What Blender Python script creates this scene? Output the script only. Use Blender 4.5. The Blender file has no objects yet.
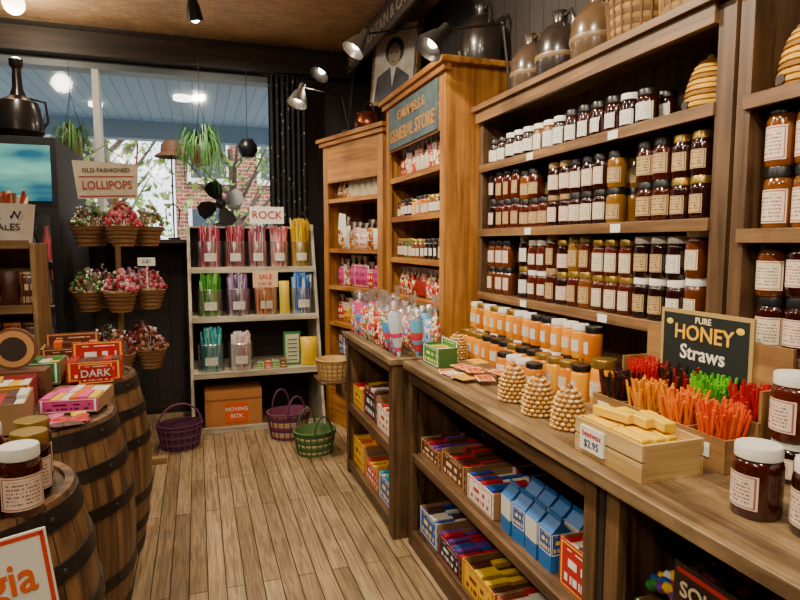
import bpy, math, random
from mathutils import Vector, Matrix
random.seed(11)
R=random.random
def U(a,b): return a+(b-a)*R()
scene=bpy.context.scene
COL=scene.collection

# ------------------------------------------------------------------ materials
def lin(c):
    if isinstance(c,str):
        c=tuple(int(c[i:i+2],16)/255 for i in (0,2,4))
    return tuple(((x/12.92) if x<=0.04045 else ((x+0.055)/1.055)**2.4) for x in c)+(1,)
def newmat(name):
    m=bpy.data.materials.new(name); m.use_nodes=True
    nt=m.node_tree; p=nt.nodes['Principled BSDF']
    return m,nt,p
CACHE={}
def M_(hexc,rough=0.5,metal=0,coat=0,emis=0,trans=0,var=0.0):
    k=(hexc,rough,metal,coat,emis,trans,var)
    if k in CACHE: return CACHE[k]
    m,nt,p=newmat('mat_'+hexc+'_%d'%len(CACHE))
    p.inputs['Base Color'].default_value=lin(hexc)
    p.inputs['Roughness'].default_value=rough
    p.inputs['Metallic'].default_value=metal
    p.inputs['Coat Weight'].default_value=coat
    p.inputs['Coat Roughness'].default_value=0.08
    if trans: p.inputs['Transmission Weight'].default_value=trans
    if emis:
        p.inputs['Emission Color'].default_value=lin(hexc)
        p.inputs['Emission Strength'].default_value=emis
    if var:
        tc=nt.nodes.new('ShaderNodeTexCoord'); n=nt.nodes.new('ShaderNodeTexNoise')
        n.inputs['Scale'].default_value=14; n.inputs['Detail'].default_value=4
        nt.links.new(tc.outputs['Object'],n.inputs['Vector'])
        hs=nt.nodes.new('ShaderNodeHueSaturation'); hs.inputs['Color'].default_value=lin(hexc)
        mr=nt.nodes.new('ShaderNodeMapRange'); mr.inputs['From Min'].default_value=.3; mr.inputs['From Max'].default_value=.7; mr.inputs['To Min'].default_value=1-var; mr.inputs['To Max'].default_value=1+var
        nt.links.new(n.outputs['Fac'],mr.inputs['Value']); nt.links.new(mr.outputs[0],hs.inputs['Value'])
        nt.links.new(hs.outputs[0],p.inputs['Base Color'])
    CACHE[k]=m
    return m
def wood1(name,ca,cb,axis,rough=0.5,sc=1.0,patch=.3):
    m,nt,p=newmat(name)
    tc=nt.nodes.new('ShaderNodeTexCoord'); mp=nt.nodes.new('ShaderNodeMapping')
    s=[26*sc]*3; s[axis]=1.6*sc; mp.inputs['Scale'].default_value=s
    nt.links.new(tc.outputs['Object'],mp.inputs['Vector'])
    n=nt.nodes.new('ShaderNodeTexNoise'); n.inputs['Scale'].default_value=1.0; n.inputs['Detail'].default_value=8; n.inputs['Distortion'].default_value=0.7
    nt.links.new(mp.outputs[0],n.inputs['Vector'])
    r=nt.nodes.new('ShaderNodeValToRGB'); r.color_ramp.elements[0].position=0.36; r.color_ramp.elements[1].position=0.64
    r.color_ramp.elements[0].color=lin(cb); r.color_ramp.elements[1].color=lin(ca)
    nt.links.new(n.outputs['Fac'],r.inputs[0])
    n2=nt.nodes.new('ShaderNodeTexNoise'); n2.inputs['Scale'].default_value=4.3; n2.inputs['Detail'].default_value=6; n2.inputs['Roughness'].default_value=.65
    nt.links.new(tc.outputs['Object'],n2.inputs['Vector'])
    mr=nt.nodes.new('ShaderNodeMapRange'); mr.inputs['From Min'].default_value=.3; mr.inputs['From Max'].default_value=.7
    mr.inputs['To Min'].default_value=1-patch*1.3; mr.inputs['To Max'].default_value=1+patch*.5
    nt.links.new(n2.outputs['Fac'],mr.inputs['Value'])
    hs=nt.nodes.new('ShaderNodeHueSaturation'); nt.links.new(r.outputs[0],hs.inputs['Color']); nt.links.new(mr.outputs[0],hs.inputs['Value'])
    nt.links.new(hs.outputs[0],p.inputs['Base Color'])
    rr=nt.nodes.new('ShaderNodeMapRange'); rr.inputs['To Min'].default_value=rough-.15; rr.inputs['To Max'].default_value=rough+.2
    nt.links.new(n2.outputs['Fac'],rr.inputs['Value']); nt.links.new(rr.outputs[0],p.inputs['Roughness'])
    bp=nt.nodes.new('ShaderNodeBump'); bp.inputs['Strength'].default_value=.25; bp.inputs['Distance'].default_value=.004
    nt.links.new(n.outputs['Fac'],bp.inputs['Height']); nt.links.new(bp.outputs[0],p.inputs['Normal'])
    return m
def wood(name,ca,cb,rough=0.5,sc=1.0,patch=.3):
    return tuple(wood1(name+'_'+'xyz'[i],ca,cb,i,rough,sc,patch) for i in range(3))
W_SHELF=wood('shelf_wood','8f6840','5e4224')
W_UNIT=wood('unit_wood','6a4c30','40290f')
W_HUTCH=wood('hutch_wood','bc8034','86501c',.45,1,.25)
W_COUNTER=wood('counter_wood','967a54','5a442c',0.38,1,.45)
W_CFACE=wood('counter_face_wood','70502e','3a2614',.5,1,.4)
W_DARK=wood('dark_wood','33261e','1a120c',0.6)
W_PINE=wood('pine_wood','d8b67a','b08a4c',.5,1,.12)
W_WHITE=wood('whitewashed_wood','cfc4ac','a0937a',0.6,1,.25)
W_TAN=wood('tan_wood','a88252','785a30')

def label_mat(name,bg,border,ink,rows=6,dens=26,thr=.48,inset=.72):
    m,nt,p=newmat(name); L=nt.links
    def math_(op,a,b=None,c=None):
        n=nt.nodes.new('ShaderNodeMath'); n.operation=op
        for i,v in enumerate((a,b,c)):
            if v is None: continue
            if isinstance(v,(int,float)): n.inputs[i].default_value=v
            else: L.new(v,n.inputs[i])
        return n.outputs[0]
    uv=nt.nodes.new('ShaderNodeTexCoord'); sp=nt.nodes.new('ShaderNodeSeparateXYZ'); L.new(uv.outputs['UV'],sp.inputs[0])
    u,v=sp.outputs[0],sp.outputs[1]
    au=math_('MULTIPLY',math_('ABSOLUTE',math_('SUBTRACT',u,.5)),2)
    av=math_('MULTIPLY',math_('ABSOLUTE',math_('SUBTRACT',v,.5)),2)
    mx=math_('MAXIMUM',au,av)
    bord=math_('MULTIPLY',math_('GREATER_THAN',mx,.86),math_('LESS_THAN',mx,.93))
    row=math_('MULTIPLY',v,rows); fr=math_('FRACT',row); fl=math_('FLOOR',row)
    line=math_('GREATER_THAN',fr,.5)
    cx=nt.nodes.new('ShaderNodeCombineXYZ'); L.new(math_('MULTIPLY',u,dens),cx.inputs[0]); L.new(math_('MULTIPLY',fl,7.3),cx.inputs[1])
    nz=nt.nodes.new('ShaderNodeTexNoise'); nz.inputs['Scale'].default_value=1; nz.inputs['Detail'].default_value=1; L.new(cx.outputs[0],nz.inputs['Vector'])
    t=math_('GREATER_THAN',nz.outputs['Fac'],thr)
    inside=math_('LESS_THAN',mx,inset)
    ink_f=math_('MULTIPLY',math_('MULTIPLY',line,t),inside)
    a=nt.nodes.new('ShaderNodeMix'); a.data_type='RGBA'; a.inputs[6].default_value=lin(bg); a.inputs[7].default_value=lin(border); L.new(bord,a.inputs[0])
    b=nt.nodes.new('ShaderNodeMix'); b.data_type='RGBA'; L.new(a.outputs[2],b.inputs[6]); b.inputs[7].default_value=lin(ink); L.new(ink_f,b.inputs[0])
    L.new(b.outputs[2],p.inputs['Base Color']); p.inputs['Roughness'].default_value=.45
    return m
LAB=[label_mat('label_cream','d8ccb0','9a5a48','8a7262',9,34),label_mat('label_white','e0dccc','8a8a84','7a756c',9,34),label_mat('label_pink','dcc8b0','a0524a','96605a',9,34),label_mat('label_kraft','b89a6a','5a3a20','5a4028',7,26)]
LABBOX=[label_mat('print_%d'%i,bg,bo,ink,3,9) for i,(bg,bo,ink) in enumerate([
 ('b81c1c','e0c040','f4f0e8'),('2450a0','ffffff','ffd84a'),('e0b018','b02020','7a1010'),('c84080','ffffff','5a1040'),
 ('2f803a','ffffff','ffe060'),('e8dcc8','b82020','b83030'),('5a2a18','c09050','e0c8a0'),('d86820','ffffff','4a1a08'),('1a1a22','b02020','d8d8d8')])]
def candymix(name,cols,scale=45,rough=.2):
    m,nt,p=newmat(name); L=nt.links
    tc=nt.nodes.new('ShaderNodeTexCoord'); vo=nt.nodes.new('ShaderNodeTexVoronoi'); vo.inputs['Scale'].default_value=scale; L.new(tc.outputs['Object'],vo.inputs['Vector'])
    sp=nt.nodes.new('ShaderNodeSeparateColor'); L.new(vo.outputs['Color'],sp.inputs[0])
    cr=nt.nodes.new('ShaderNodeValToRGB'); cr.color_ramp.interpolation='CONSTANT'
    n=len(cols); cr.color_ramp.elements[0].color=lin(cols[0]); cr.color_ramp.elements[1].position=1/n; cr.color_ramp.elements[1].color=lin(cols[1])
    for i in range(2,n):
        e=cr.color_ramp.elements.new(i/n); e.color=lin(cols[i])
    L.new(sp.outputs[0],cr.inputs[0]); L.new(cr.outputs[0],p.inputs['Base Color'])
    bp=nt.nodes.new('ShaderNodeBump'); bp.inputs['Strength'].default_value=.6; bp.inputs['Distance'].default_value=.006; bp.invert=True
    L.new(vo.outputs['Distance'],bp.inputs['Height']); L.new(bp.outputs[0],p.inputs['Normal'])
    p.inputs['Roughness'].default_value=rough; p.inputs['Coat Weight'].default_value=.6
    return m
MIX=[candymix('candy_mix_a',['e8306a','f4e8ee','5ab0e8','f0a0c0','f6d040','8a50c0','e03a2a'],60),
     candymix('candy_mix_b',['d82830','f4ece0','2a9a50','f0c030','f0e8e0','c83060'],70),
     candymix('candy_mix_c',['9adcf0','f8f0f4','e85a98','5a80d8','f8c8d8'],55),
     candymix('candy_mix_d',['8a4a20','d8a860','f0e0c0','5a2a14','c06a28'],60),
     candymix('candy_mix_e',['c02020','e06a28','7a1418','f0d8b0'],60)]
JAM=[M_(c,.12,0,.5) for c in ('2c0a06','48160a','240806','6b3a10','1a0806','562809','7c5214','381008')]
HONEY=[M_(c,.12,0,.5) for c in ('e08c00','cc7600','e49c00','b86400')]
LID_B=M_('161515',.35,.3); LID_W=M_('d4d0c6',.4); LID_G=M_('a8883c',.3,.8); LID_T=M_('8a6a42',.6)
BLACK=M_('141414',.4); METAL=M_('9a9a9a',.3,1); IRON=M_('3a3634',.45,.8); WHITE=M_('e6e3da',.5); CARD=M_('9a744a',.8,var=.1)
PAPER=M_('e0dccc',.7)

# ------------------------------------------------------------------ builder
class B:
    def __init__(s): s.v=[];s.f=[];s.m=[];s.uv=[];s.mats=[];s.M=Matrix()
    def mi(s,m):
        if m not in s.mats: s.mats.append(m)
        return s.mats.index(m)
    def add(s,vs,fs,m,uvs=None,M=None):
        T=s.M@M if M is not None else s.M
        o=len(s.v); s.v.extend([tuple(T@Vector(p)) for p in vs]); k=s.mi(m)
        for i,f in enumerate(fs):
            s.f.append(tuple(o+j for j in f)); s.m.append(k)
            s.uv.append(uvs[i] if uvs else [(0,0)]*len(f))
    def box(s,x0,x1,y0,y1,z0,z1,m,M=None):
        if isinstance(m,tuple):
            d=(abs(x1-x0),abs(y1-y0),abs(z1-z0)); m=m[d.index(max(d))]
        vs=[(x0,y0,z0),(x1,y0,z0),(x1,y1,z0),(x0,y1,z0),(x0,y0,z1),(x1,y0,z1),(x1,y1,z1),(x0,y1,z1)]
        fs=[(3,2,1,0),(4,5,6,7),(0,1,5,4),(1,2,6,5),(2,3,7,6),(3,0,4,7)]
        q=[(0,0),(1,0),(1,1),(0,1)]
        s.add(vs,fs,m,[q]*6,M)
    def lathe(s,prof,c,m,seg=16,M=None):
        T=Matrix.Translation(c)
        if M is not None: T=T@M
        vs=[];rings=[]
        for r,z in prof:
            if r<1e-6: rings.append([len(vs)]); vs.append((0,0,z))
            else:
                rings.append(list(range(len(vs),len(vs)+seg)))
                vs+=[(r*math.cos(2*math.pi*j/seg),r*math.sin(2*math.pi*j/seg),z) for j in range(seg)]
        fs=[]
        for a,b in zip(rings,rings[1:]):
            for j in range(seg):
                k=(j+1)%seg
                if len(a)==1 and len(b)==1: continue
                if len(a)==1: fs.append((a[0],b[k],b[j]))
                elif len(b)==1: fs.append((a[j],a[k],b[0]))
                else: fs.append((a[j],a[k],b[k],b[j]))
        s.add(vs,fs,m,None,T)
    def cyl(s,c,r,h,m,seg=12,M=None,r2=None):
        r2=r if r2 is None else r2
        s.lathe([(0,0),(r,0),(r2,h),(0,h)],c,m,seg,M)
    def sphere(s,c,r,m,seg=10,rings=6,sc=(1,1,1)):
        pr=[(r*math.sin(math.pi*i/rings),-r*math.cos(math.pi*i/rings)) for i in range(rings+1)]
        pr[0]=(0,-r); pr[-1]=(0,r)
        s.lathe(pr,c,m,seg,Matrix.Diagonal((*sc,1)))
    def tube(s,pts,r,m,seg=8):
        pts=[Vector(p) for p in pts]; n=len(pts); vs=[]
        rs=r if isinstance(r,(list,tuple)) else [r]*n
        up=Vector((0,0,1)); prev=None
        for i,p in enumerate(pts):
            d=(pts[min(i+1,n-1)]-pts[max(i-1,0)]).normalized()
            if prev is None:
                a=up if abs(d.z)<.9 else Vector((1,0,0)); x=d.cross(a).normalized()
            else:
                x=(prev-d*prev.dot(d)).normalized()
            prev=x; y=d.cross(x)
            vs+=[tuple(p+(x*math.cos(2*math.pi*j/seg)+y*math.sin(2*math.pi*j/seg))*rs[i]) for j in range(seg)]
        fs=[(i*seg+j,i*seg+(j+1)%seg,(i+1)*seg+(j+1)%seg,(i+1)*seg+j) for i in range(n-1) for j in range(seg)]
        fs.append(tuple(reversed(range(seg)))); fs.append(tuple(range((n-1)*seg,n*seg)))
        s.add(vs,fs,m)
    def label(s,x,y,z0,z1,r,m,ctr=-90,half=75,n=8):
        vs=[];fs=[];uv=[]
        for i in range(n+1):
            a=math.radians(ctr-half+2*half*i/n)
            vs+=[(x+r*math.cos(a),y+r*math.sin(a),z0),(x+r*math.cos(a),y+r*math.sin(a),z1)]
        for i in range(n):
            fs.append((2*i,2*i+2,2*i+3,2*i+1)); uv.append([(i/n,0),((i+1)/n,0),((i+1)/n,1),(i/n,1)])
        s.add(vs,fs,m,uv)
    def text(s,t,size,c,m,xd=(1,0,0),yd=(0,0,1),ext=.002,sx=1):
        cu=bpy.data.curves.new('t','FONT'); cu.body=t; cu.size=size; cu.extrude=ext; cu.align_x='CENTER'; cu.align_y='CENTER'; cu.resolution_u=3; cu.offset=size*.012
        ob=bpy.data.objects.new('t',cu); COL.objects.link(ob)
        dg=bpy.context.evaluated_depsgraph_get(); me=ob.evaluated_get(dg).to_mesh()
        xd=Vector(xd).normalized(); yd=Vector(yd).normalized(); zd=xd.cross(yd)
        T=Matrix.Translation(c)@Matrix((xd,yd,zd)).transposed().to_4x4()
        s.add([(v.co.x*sx,v.co.y,v.co.z) for v in me.vertices],[tuple(p.vertices) for p in me.polygons],m,None,T)
        bpy.data.objects.remove(ob); bpy.data.curves.remove(cu)
    def finish(s,name,M=None,bevel=0):
        me=bpy.data.meshes.new(name); me.from_pydata(s.v,[],s.f)
        for m in s.mats: me.materials.append(m)
        me.polygons.foreach_set('material_index',s.m)
        me.polygons.foreach_set('use_smooth',[True]*len(s.f))
        ul=me.uv_layers.new(name='UVMap'); flat=[]
        for q in s.uv:
            for a in q: flat+=[a[0],a[1]]
        ul.data.foreach_set('uv',flat)
        me.update(); me.set_sharp_from_angle(angle=math.radians(38))
        ob=bpy.data.objects.new(name,me); COL.objects.link(ob)
        if M is not None: ob.matrix_world=M
        if bevel:
            bm=ob.modifiers.new('bevel','BEVEL'); bm.width=bevel; bm.segments=2; bm.limit_method='ANGLE'
        return ob
def FR(o,xd=(0,-1)):
    x=Vector((xd[0],xd[1],0)).normalized(); z=Vector((0,0,1)); y=z.cross(x)
    return Matrix.Translation(o)@Matrix((x,y,z)).transposed().to_4x4()
def RZ(a): return Matrix.Rotation(a,4,'Z')
def TR(x,y,z): return Matrix.Translation((x,y,z))

# ------------------------------------------------------------------ small things
def jar(b,x,y,z,r,h,body,lid,lab,ctr=-90,seg=14,lh=(.14,.62),half=66):
    b.lathe([(0,0),(r*.93,0),(r,h*.05),(r,h*.72),(r*.95,h*.78),(r*.84,h*.82),(r*.84,h*.86)],(x,y,z),body,seg)
    b.lathe([(r*.86,h*.82),(r*.93,h*.83),(r*.93,h*.98),(r*.89,h),(0,h)],(x,y,z),lid,seg)
    if lab: b.label(x,y,z+h*lh[0],z+h*lh[1],r*1.015,lab,ctr,half)
def bars(b,x0,x1,y0,y1,z,h,n,ms):
    w=(x1-x0)/n
    for i in range(n):
        hh=h*U(.85,1.1)
        b.box(x0+i*w+.001,x0+(i+1)*w-.001,y0,y1,z,z+hh,ms[i%len(ms)] if R()<.7 else random.choice(ms))
def carton(b,x,y,z,w,d,h,mc,ms,n=8,lab=None,fill=.9,back=0):
    t=.004
    b.box(x,x+w,y,y+d,z,z+t,mc)
    b.box(x,x+w,y,y+t,z+t,z+h,lab or mc); b.box(x,x+w,y+d-t,y+d,z+t,z+h+back,lab if (lab and back) else mc)
    b.box(x,x+t,y+t,y+d-t,z+t,z+h,mc); b.box(x+w-t,x+w,y+t,y+d-t,z+t,z+h,mc)
    rows=max(1,int(d/.09)); dd=(d-2*t)/rows
    for k in range(rows):
        bars(b,x+t+.001,x+w-t-.001,y+t+k*dd+.002,y+t+(k+1)*dd-.002,z+t,(h*fill)*U(.9,1.15),n,ms)
def pouch(b,x,y,z,w,h,d,m,ang=0,lean=0,top=None):
    n=6; vs=[];fs=[];uv=[]
    T=TR(x,y,z)@RZ(ang)@Matrix.Rotation(lean,4,'X')
    for side in (-1,1):
        for i in range(n+1):
            for j in range(n+1):
                u=i/n;v=j/n
                t=d/2*(max(0,math.sin(math.pi*u))**.5)*(max(0,math.sin(math.pi*min(1,v*1.0)))**.5)
                ww=w*(1-.06*math.sin(math.pi*v))
                vs.append(((u-.5)*ww,side*t,v*h))
    N=(n+1)*(n+1)
    for sd in (0,1):
        for i in range(n):
            for j in range(n):
                a=sd*N+i*(n+1)+j; q=(a,a+n+1,a+n+2,a+1); uq=[(i/n,j/n),((i+1)/n,j/n),((i+1)/n,(j+1)/n),(i/n,(j+1)/n)]
                if sd: q=q[::-1]; uq=uq[::-1]
                fs.append(q); uv.append(uq)
    b.add(vs,fs,m,uv,T)
def clearbag(b,x,y,z,w,h,d,m,ang,tie,hdr=None):
    pouch(b,x,y,z,w,h*.72,d,m,ang)
    b.lathe([(w*.16,h*.66),(w*.07,h*.74),(w*.30,h)],(x,y,z),CELLO,9)
    if hdr:
        T=TR(x,y,z)@RZ(ang); b.box(-w*.42,w*.42,-d*.35,-d*.35+.003,h*.55,h*.8,hdr,T)
    else: b.lathe([(w*.085,h*.715),(w*.11,h*.735),(w*.085,h*.755)],(x,y,z),tie,9)
def skep(b,x,y,z,r,h,ma,mb,n=7):
    for i in range(n):
        f0=i/n; rr=r*math.sqrt(max(0.06,1-(f0*.97)**2.2))
        rb=r*math.sqrt(max(0.05,1-((i+1)/n*.97)**2.2))
        z0=h*f0; z1=h*(i+1)/n
        b.lathe([(rr*.93,z0),(rr*1.02,z0+(z1-z0)*.25),((rr+rb)/2*1.03,z0+(z1-z0)*.7),(rb*.95,z1)]+([(0,z1)] if i==n-1 else []),(x,y,z),ma if i%3 else mb,18)
    b.sphere((x,y,z+h*1.03),r*.16,mb)
    b.cyl((x-r*.3,y-r*.88,z+h*.16),r*.18,r*.16,M_('2a1a10'),10,Matrix.Rotation(math.pi/2,4,'X'))
def beadskep(b,x,y,z,r,h,ma,mb):
    n=9
    def rad(t): return r*math.sqrt(max(.05,1-(max(0,t-.12)/.9)**2.3))
    b.lathe([(0,0)]+[(rad(i/10)*.95,h*i/10) for i in range(11)]+[(0,h)],(x,y,z),mb,22)
    for i in range(n):
        t=(i+.5)/n; q=rad(t)*.95; k=max(6,int(18*q/r)); s=h/n*.44
        for j in range(k):
            a=6.283*(j+.5*(i%2))/k
            b.sphere((x+q*math.cos(a),y+q*math.sin(a),z+h*t),s,ma if (i*2+j)%4 else MAB,6,5,(1.45,1.45,.95))
    b.sphere((x,y,z+h*1.02),r*.2,mb,8,5)
    b.cyl((x-r*.6,y-r*.72,z+h*.12),r*.2,.004,BLACK,10,Matrix.Rotation(math.pi/2,4,'X')@RZ(0))
    b.sphere((x-r*.62,y-r*.74,z+h*.55),r*.12,BLACK,7,5,(1.5,1,1)); b.sphere((x-r*.56,y-r*.80,z+h*.58),r*.09,M_('f0c020'),7,5)
def sticks(b,x,y,z,r,h,ms,n=26,sr=.006,lean=.14,lim=1.25):
    for i in range(n):
        a=U(0,6.28); q=r*math.sqrt(R())*.8; px=x+q*math.cos(a); py=y+q*math.sin(a)
        lx=U(-lean,lean)*h; ly=U(-lean,lean)*h; hh=h*U(.8,1.1)
        ex=px+lx; ey=py+ly
        dd=math.hypot(ex-x,ey-y)
        if dd>r*lim: ex=x+(ex-x)/dd*r*lim; ey=y+(ey-y)/dd*r*lim
        b.tube([(px,py,z),(ex,ey,z+hh)],sr,random.choice(ms),5)

CLEAR=bpy.data.materials.new('clear_plastic'); CLEAR.use_nodes=True
nt=CLEAR.node_tree; nt.nodes.clear(); o=nt.nodes.new('ShaderNodeOutputMaterial'); mx=nt.nodes.new('ShaderNodeMixShader'); tr=nt.nodes.new('ShaderNodeBsdfTransparent'); gl=nt.nodes.new('ShaderNodeBsdfGlossy'); gl.inputs['Roughness'].default_value=.08
mx.inputs[0].default_value=.13; nt.links.new(tr.outputs[0],mx.inputs[1]); nt.links.new(gl.outputs[0],mx.inputs[2]); nt.links.new(mx.outputs[0],o.inputs[0])
GLASS=CLEAR.copy(); GLASS.name='window_glass'; GLASS.node_tree.nodes['Mix Shader'].inputs[0].default_value=.04
CELLO=CLEAR.copy(); CELLO.name='cellophane'; CELLO.node_tree.nodes['Mix Shader'].inputs[0].default_value=.35; CELLO.node_tree.nodes['Glossy BSDF'].inputs['Roughness'].default_value=.3
JARP=CLEAR.copy(); JARP.name='jar_plastic'; JARP.node_tree.nodes['Mix Shader'].inputs[0].default_value=.24; JARP.node_tree.nodes['Glossy BSDF'].inputs['Roughness'].default_value=.22

# ------------------------------------------------------------------ room shell
def brickmat(name,c1,c2,mort,bw,bh,ms,swap,rough=.5,grain=None,var=.25):
    m,nt,p=newmat(name); L=nt.links
    tc=nt.nodes.new('ShaderNodeTexCoord'); sp=nt.nodes.new('ShaderNodeSeparateXYZ'); cb=nt.nodes.new('ShaderNodeCombineXYZ')
    L.new(tc.outputs['Object'],sp.inputs[0]); L.new(sp.outputs[swap[0]],cb.inputs[0]); L.new(sp.outputs[swap[1]],cb.inputs[1])
    bt=nt.nodes.new('ShaderNodeTexBrick'); L.new(cb.outputs[0],bt.inputs['Vector'])
    bt.inputs['Color1'].default_value=lin(c1); bt.inputs['Color2'].default_value=lin(c2); bt.inputs['Mortar'].default_value=lin(mort)
    bt.inputs['Scale'].default_value=1; bt.inputs['Brick Width'].default_value=bw; bt.inputs['Row Height'].default_value=bh; bt.inputs['Mortar Size'].default_value=ms
    bt.offset=.37; bt.inputs['Mortar Smooth'].default_value=.3
    out=bt.outputs['Color']
    if grain:
        mp=nt.nodes.new('ShaderNodeMapping'); mp.inputs['Scale'].default_value=grain; L.new(cb.outputs[0],mp.inputs['Vector'])
        n=nt.nodes.new('ShaderNodeTexNoise'); n.inputs['Scale'].default_value=1; n.inputs['Detail'].default_value=8; n.inputs['Distortion'].default_value=1.6; L.new(mp.outputs[0],n.inputs['Vector'])
        mr=nt.nodes.new('ShaderNodeMapRange'); mr.inputs['From Min'].default_value=.38; mr.inputs['From Max'].default_value=.62; mr.inputs['To Min'].default_value=1-var; mr.inputs['To Max'].default_value=1+var*.5
        L.new(n.outputs['Fac'],mr.inputs['Value'])
        n2=nt.nodes.new('ShaderNodeTexNoise'); n2.inputs['Scale'].default_value=2.2; n2.inputs['Detail'].default_value=7; n2.inputs['Roughness'].default_value=.65; L.new(tc.outputs['Object'],n2.inputs['Vector'])
        m2=nt.nodes.new('ShaderNodeMapRange'); m2.inputs['From Min'].default_value=.3; m2.inputs['From Max'].default_value=.7; m2.inputs['To Min'].default_value=.74; m2.inputs['To Max'].default_value=1.15
        L.new(n2.outputs['Fac'],m2.inputs['Value'])
        mm=nt.nodes.new('ShaderNodeMath'); mm.operation='MULTIPLY'; L.new(mr.outputs[0],mm.inputs[0]); L.new(m2.outputs[0],mm.inputs[1])
        hs=nt.nodes.new('ShaderNodeHueSaturation'); L.new(out,hs.inputs['Color']); L.new(mm.outputs[0],hs.inputs['Value']); out=hs.outputs[0]
    L.new(out,p.inputs['Base Color']); p.inputs['Roughness'].default_value=rough
    bp=nt.nodes.new('ShaderNodeBump'); bp.inputs['Strength'].default_value=.4; bp.inputs['Distance'].default_value=.003; bp.invert=True
    L.new(bt.outputs['Fac'],bp.inputs['Height']); L.new(bp.outputs[0],p.inputs['Normal'])
    return m
FLOOR=brickmat('oak_floor','a88c66','7c6444','241a10',1.3,.078,.003,(1,0),.45,(3.0,55,1),.4)
CEIL=brickmat('woven_ceiling','e4bc8c','c89c70','a07c58',.07,.018,.0022,(0,1),.7,(1.2,1.6,1),.15)
WALLD=brickmat('dark_wall_boards','3a322c','322a25','15100d',3.0,.14,.004,(2,1),.7,(2,20,1),.2)
WALLB=brickmat('dark_back_wall','322a26','2a2320','100c0a',3.0,.12,.004,(2,0),.7,(2,20,1),.2)
def slab(name,*a,mat):
    b=B(); b.box(*a,mat); return b.finish(name)
XR,XL,YB,YF,ZC=1.72,-2.7,5.6,-2.6,3.25
slab('floor',XL-.1,XR+.1,YF-.1,YB+.12,-.1,0,mat=FLOOR)
slab('ceiling',XL-.1,XR+.1,YF-.1,YB+.12,ZC,ZC+.1,mat=CEIL)
slab('wall_right',XR,XR+.1,YF-.1,YB+.12,0,ZC,mat=WALLD)
slab('wall_left',XL-.1,XL,YF-.1,YB+.12,0,ZC,mat=WALLD)
slab('wall_front',XL,XR,YF-.1,YF,0,ZC,mat=M_('8a6a4c',.8,var=.1))
b=B()
b.box(XL,XR,YB,YB+.12,0,1.5,WALLB); b.box(XL,XR,YB,YB+.12,2.95,ZC,WALLB); b.box(.72,XR,YB,YB+.12,1.5,2.95,WALLB); b.box(XL,-2.45,YB,YB+.12,1.5,2.95,WALLB)
b.finish('wall_back')
b=B(); TRIM=M_('2c2a2a',.5)
b.box(-2.45,.72,YB-.04,YB+.14,1.47,1.53,TRIM); b.box(-2.45,.72,YB-.03,YB+.14,2.91,2.96,M_('5a6468',.5))
b.box(-.775,-.725,YB-.03,YB+.13,1.53,2.91,M_('c9cbc6',.5)); b.box(.66,.72,YB-.03,YB+.13,1.53,2.91,TRIM); b.box(-2.45,-2.39,YB-.03,YB+.13,1.53,2.91,TRIM)
b.box(-2.39,.66,YB+.05,YB+.055,1.53,2.91,GLASS)
b.finish('window_1')
slab('trim_1',XL,XR,YB-.16,YB-.002,2.98,3.16,mat=W_DARK[0])
slab('trim_2',1.36,1.5,YF,5.4,3.1,ZC-.002,mat=W_DARK[1])
slab('baseboard_back',XL,XR,YB-.02,YB-.001,0,.12,mat=W_DARK[0])
slab('baseboard_right',XR-.02,XR-.001,YF,YB-.03,0,.12,mat=W_DARK[1])

# ------------------------------------------------------------------ outside
b=B(); b.box(-6,5,YB+.2,8.4,3.02,3.1,brickmat('porch_boards','74909f','6a8494','4c6270',3,.12,.006,(1,0),.6))
b.cyl((-.1,6.8,2.98),.09,.039,M_('fff4e0',.3,emis=6),16); b.cyl((-1.0,7.4,2.98),.07,.039,M_('fff4e0',.3,emis=6),16)
b.box(-6,5,8.3,8.5,2.80,3.02,M_('56707e',.5))
for x in (-3.6,-1.75,1.5): b.box(x,x+.14,8.33,8.47,-.11,2.80,M_('dfe6e8',.5))
b.finish('porch')
b=B(); b.box(-14,14,5.75,26,-.2,-.11,M_('a8a49c',.9,var=.1)); b.finish('street_ground')
b=B(); BR=brickmat('red_brick','8e4c3a','7a3f30','a89888',.3,.1,.012,(0,2),.8)
b.box(-.5,9,17,20,-.11,6,BR)
for x in (-.1,1.7,3.5,5.3):
    for z in (.8,3.2): b.box(x,x+.9,16.95,17.02,z,z+1.6,M_('3a4650',.15)); b.box(x-.1,x+1.0,16.88,17.0,z-.14,z,WHITE); b.box(x-.1,x,16.88,17.0,z,z+1.6,WHITE); b.box(x+.9,x+1.0,16.88,17.0,z,z+1.6,WHITE)
b.finish('brick_building')
b=B(); SID=brickmat('white_siding','b8bcbc','acb2b2','808888',5,.2,.012,(0,2),.7)
b.box(-12,-3.0,18,21,-.11,3.6,SID)
for x in (-10.5,-8,-5.8,-4.4): b.box(x,x+.9,17.95,18.02,1,2.6,M_('46525a',.15))
b.add([(-12.4,17.6,3.6),(-2.6,17.6,3.6),(-2.6,21,3.6),(-12.4,21,3.6),(-12.4,19.3,5.2),(-2.6,19.3,5.2)],[(0,1,5,4),(1,2,5),(2,3,4,5),(3,0,4)],M_('6a6a72',.8))
b.finish('white_house')
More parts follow.
